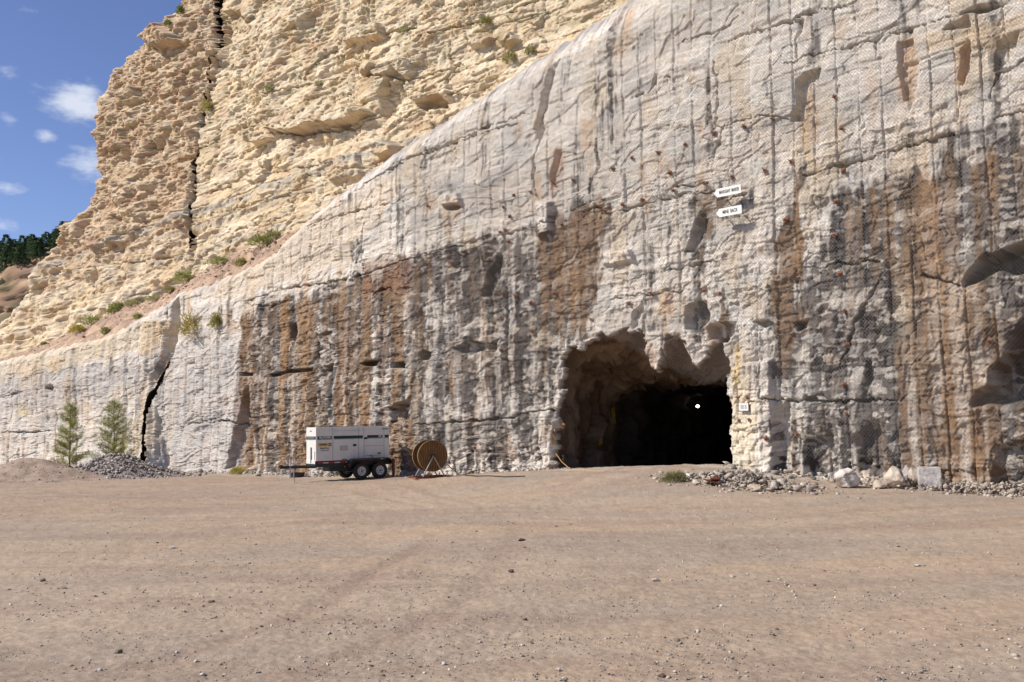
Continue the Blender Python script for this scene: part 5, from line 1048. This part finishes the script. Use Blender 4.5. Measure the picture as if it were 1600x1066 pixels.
def bush_mesh(name, w, h, c1, c2, seed, n=700, blade=(.10, .012)):
    rr = np.random.default_rng(seed); a = rr.uniform(0, 6.28, n); e = rr.uniform(.05, 1.35, n); rad = rr.uniform(.25, 1, n) ** .6 * (.8 + .35 * gn(a * 1.5, e * 3, seed))
    d = np.stack([np.cos(a) * np.cos(e), np.sin(a) * np.cos(e), np.sin(e)], -1); P = d * rad[:, None] * np.array([w / 2, w / 2 * .8, h]); d2 = d + rr.normal(0, .45, (n, 3)); d2 /= np.linalg.norm(d2, axis=1)[:, None]
    f = rr.uniform(0, 1, n)[:, None]; V, F, C_ = blades(P, rr.uniform(.6, 1.4, n) * blade[0] * max(h, .35) * 2, rr.uniform(.6, 1.4, n) * blade[1] * 2, d2, (c1 * (1 - f) + c2 * f) * rr.uniform(.75, 1.2, n)[:, None])
    return np_mesh(name, V, F, C_)
sage1, sage2 = lin(168, 168, 112), lin(206, 200, 150); oli1, oli2 = lin(160, 148, 76), lin(206, 186, 104); gr1, gr2 = lin(142, 150, 82), lin(188, 190, 116); yl1, yl2 = lin(216, 190, 76), lin(172, 170, 88)
order = ['leftmost', 'second from the left', 'third from the left', 'fourth from the left', 'fifth from the left', 'sixth from the left', 'seventh from the left', 'eighth from the left', 'ninth from the left', 'tenth from the left', 'eleventh from the left', 'rightmost']
ledge = [(70, 531, 14, 9, sage1, sage2), (113, 500, 26, 18, yl1, yl2), (142, 492, 36, 19, gr1, gr2), (176, 478, 32, 19, gr1, gr2), (210, 466, 32, 15, sage1, sage2), (238, 456, 24, 13, sage1, sage2), (262, 452, 24, 12, oli1, sage2), (288, 433, 32, 20, sage1, gr2), (345, 411, 26, 19, sage1, gr2), (376, 412, 22, 14, sage1, oli2), (407, 380, 32, 20, gr1, gr2), (428, 366, 26, 16, gr1, sage2)]
for i, (px, py, w, h, c1, c2) in enumerate(ledge):
    u, z = W(px, py, -3.0); k = 55 / FPX; p = surf_at(px, py, 'bench'); me = bush_mesh('ledge_shrub', w * k * (1.25 + .3 * (i % 3)), h * k * (.8 + .12 * (i % 4)), c1, c2, 900 + i)
    o = link('ledge_shrub', me, mats=[M_LEAF]); o.location = tuple(p - np.array([0, 0, .08])); tag(o, 'grey green shrub growing on the debris ledge, %s' % order[i], 'shrub', 'shrubs along the debris ledge')
for i, (px, py, w, h, c1, c2, lb, sf) in enumerate([(300, 520, 42, 32, oli1, oli2, 'olive shrub hanging at the top of the fissure in the lower wall', 'wall'), (338, 508, 24, 20, oli1, yl2, 'small olive shrub right of the larger one over the fissure', 'wall'),
    (795, 95, 26, 16, oli1, sage2, 'shrub on the yellow cliff just above the crest of the grey wall', 'cliff'), (826, 80, 18, 10, oli1, sage2, 'small shrub at the grey crest right of the larger cliff shrub', 'cliff'), (630, 50, 20, 9, sage1, sage2, 'round dull green shrub high on the yellow cliff', 'cliff'), (757, 40, 26, 12, oli1, sage1, 'dark shrub beside the highest block on the yellow cliff', 'cliff'),
    (418, 140, 18, 8, sage1, sage2, 'faint grey shrub in the middle of the yellow cliff', 'cliff'), (497, 132, 16, 7, sage1, sage2, 'grey shrub above the jutting ledge of the cliff', 'cliff'), (323, 172, 22, 16, sage1, oli2, 'green shrub growing in the cliff fissure', 'cliff'), (281, 20, 12, 12, gr1, gr1, 'dark little shrub on the top shoulder of the cliff', 'cliff'), (262, 40, 12, 8, gr1, gr1, 'dark little shrub on the skyline below the shoulder', 'cliff'),
    (166, 518, 14, 9, sage1, gr2, 'small shrub low on the debris slope above the drilled wall', 'bench'), (215, 495, 16, 9, sage1, gr2, 'small shrub on the debris slope beside the yellow blocks', 'bench')]):
    p = surf_at(px, py, sf); k = np.linalg.norm(p - EYE) / FPX; me = bush_mesh('cliff_shrub', w * k * 1.2, h * k * 1.2, c1, c2, 950 + i, 500); o = link('cliff_shrub', me, mats=[M_LEAF]); o.location = tuple(p - np.array([0, 0, .05])); tag(o, lb, 'shrub')
def tuft(px, py, w, h, c1, c2, lb, seed, zz=.35, n=900):
    q = ray_g(px, py); k = q[1] / FPX; me = bush_mesh('grass_tuft', w * k, h * k, c1, c2, seed, n, (.22, .004)); o = link('grass_tuft', me, mats=[M_LEAF]); o.location = (q[0], q[1], float(ground_h(q[0], q[1]))); tag(o, lb, 'grass tuft')
tuft(1055, 753, 54, 16, lin(120, 124, 74), lin(176, 168, 120), 'wispy green tuft on the ground in front of the portal', 41, .45)
tuft(372, 741, 36, 11, yl1, yl2, 'yellow green weeds at the foot of the wall left of the trailer', 42, .0)
tuft(505, 738, 40, 14, oli1, yl2, 'olive weeds seen under the trailer frame', 43, .15)
tuft(310, 736, 14, 8, yl1, gr2, 'tiny yellow flowered weed at the wall foot far left of the trailer', 44, 0, 200)
tuft(1515, 757, 20, 12, gr1, sage2, 'grey green weed against the orange stained wall', 45, .2, 400)
tuft(262, 742, 18, 10, lin(150, 96, 78), lin(120, 92, 76), 'reddish brown dry bush at the right end of the stone pile', 46, .1, 400)
def conifer(px, py, d, h, w, seed, lb):
    q = at(px, py, d); g = float(ground_h(q[0], q[1])); t = empty('young_conifer', (q[0], q[1], g), 0, lb, 'conifer', 'young conifers behind the stone pile'); rr = np.random.default_rng(seed)
    m = MB().tube([(0, 0, 0), (.04, 0, h * .35), (0, .03, h * .7), (.02, 0, h * .98)], .05, 7, .008); Ps = []; Ds = []; Ls = []
    for k in range(int(52 * h / 3.6)):
        z0 = h * (.06 + .92 * (k / (52 * h / 3.6)) ** .95); a = rr.uniform(0, 6.28); L = w / 2 * (1 - z0 / h) ** .65 * rr.uniform(.55, 1.15) + .10; up_ = rr.uniform(.25, .75)
        e_ = np.array([math.cos(a) * L, math.sin(a) * L, z0 + L * up_]); m.tube([(0, 0, z0), tuple(e_)], .012, 4, .003); b0 = np.array([0, 0, z0])
        ns = int(120 * L / .6) + 22; f = rr.uniform(.12, 1, ns); P = b0 + (e_ - b0) * f[:, None] + rr.normal(0, .05 + .02 * h, (ns, 3)) * .55; Dd = (e_ - b0) / np.linalg.norm(e_ - b0) * .8 + rr.normal(0, .5, (ns, 3)) + np.array([0, 0, .35]); Ps.append(P); Ds.append(Dd); Ls.append(np.full(ns, .11))
    m.build('trunk', M_BARK, t); P = np.concatenate(Ps); Dd = np.concatenate(Ds); Dd /= np.linalg.norm(Dd, axis=1)[:, None]; n = len(P); f = rr.uniform(0, 1, n)[:, None]
    V, F, C_ = blades(P, rr.uniform(.08, .20, n), rr.uniform(.005, .011, n), Dd, (lin(136, 144, 76) * (1 - f) + lin(194, 190, 120) * f) * rr.uniform(.8, 1.15, n)[:, None]); link('crown', np_mesh('crown', V, F, C_), t, [M_LEAF]); return t
conifer(108, 715, 55.5, 4.1, 2.2, 61, 'thin young conifer against the wall, the left of two')
conifer(177, 713, 55.5, 4.2, 2.5, 62, 'fuller young conifer against the wall, the right of two')

# ------------------------------------------------------------------ far wooded hill at the left
hx = np.linspace(-620, -60, 260); hv = np.linspace(0, 1, 170); HX, HV = np.meshgrid(hx, hv); DH = 430.0
top_px = 800 + FPX * hx / DH; ytop = np.interp(top_px, [-1500, -400, 0, 40, 92, 200, 500], [330, 470, 421, 400, 382, 350, 340]); HT = EYE[2] + (678 - ytop) / FPX * DH
HZ = HT[None, :] * np.where(HV < .55, (HV / .55) ** 1.15, 1) + np.where(HV >= .55, (HV - .55) * 25, 0); HY = DH - 110 + np.where(HV < .55, HV / .55 * 110, 110 + (HV - .55) * 500)
nz_ = 9 * fbm(HX * .02, HZ * .03, 4, 740) + 5 * (voro(HX * .05, HZ * .09, 741)[4] - .5) + 2.5 * (voro(HX * .16, HZ * .25, 742)[4] - .5); HY = HY - nz_ * (HV < .56); HZ = HZ + 1.5 * fbm(HX * .05, HV * 8, 3, 743) * (HV > .05)
Ch = mix(np.broadcast_to(lin(172, 138, 110), HX.shape + (3,)), lin(198, 168, 138), ss(-.4, .5, fbm(HX * .05, HZ * .12, 4, 744))); Ch = mix(Ch, lin(110, 110, 74), ss(.1, .5, fbm(HX * .09, HZ * .09, 3, 745)) * .6)
tag(link('far_hill', np_mesh('far_hill', np.stack([HX, HY, HZ], -1), grid_faces(*HX.shape), Ch), mats=[M_ROCK]), 'distant brown rocky hill behind the left end of the cliff', 'hill', kind='structure')
Vs = []; Cs = []; rr = np.random.default_rng(77); Fs = 0; parts = []
def fir(h, seed):
    r = np.random.default_rng(seed); n = 420; z = r.uniform(.04, 1, n) ** 1.1; a = r.uniform(0, 6.28, n); rad = (1 - z) ** .8 * .36 * r.uniform(.4, 1.1, n) + .01
    P = np.stack([np.cos(a) * rad, np.sin(a) * rad, z], -1) * h; D_ = np.stack([np.cos(a), np.sin(a), r.uniform(-.6, .3, n)], -1); D_ /= np.linalg.norm(D_, axis=1)[:, None]; f = r.uniform(0, 1, n)[:, None]
    return blades(P, r.uniform(.08, .14, n) * h, r.uniform(.02, .035, n) * h, D_, (lin(56, 76, 50) * (1 - f) + lin(92, 112, 70) * f))
firs = [fir(1.0, 60 + k) for k in range(5)]; base = 0; FV = []; FF = []; FC = []
for k in range(1000):
    x = rr.uniform(-420, -170); i = int(np.clip(np.searchsorted(hx, x), 0, len(hx) - 1)); y = DH + rr.uniform(-3, 1) * 9 * (rr.random() < .5) + rr.uniform(0, 26) ; j = int(np.clip(np.argmin(np.abs(HY[:, i] - y)), 0, 169)); z = HZ[j, i] - .5; h = rr.uniform(6, 10.5); V, F, C_ = firs[k % 5]
    FV.append(V * h + np.array([x, y, z])); FF.append(F + base); FC.append(C_ * rr.uniform(.8, 1.2)); base += len(V)
tag(link('hill_forest', np_mesh('hill_forest', np.concatenate(FV), np.concatenate(FF), np.concatenate(FC)), mats=[M_LEAF]), 'dark conifer wood along the top of the distant hill', 'forest', kind='stuff')
print('objects built')
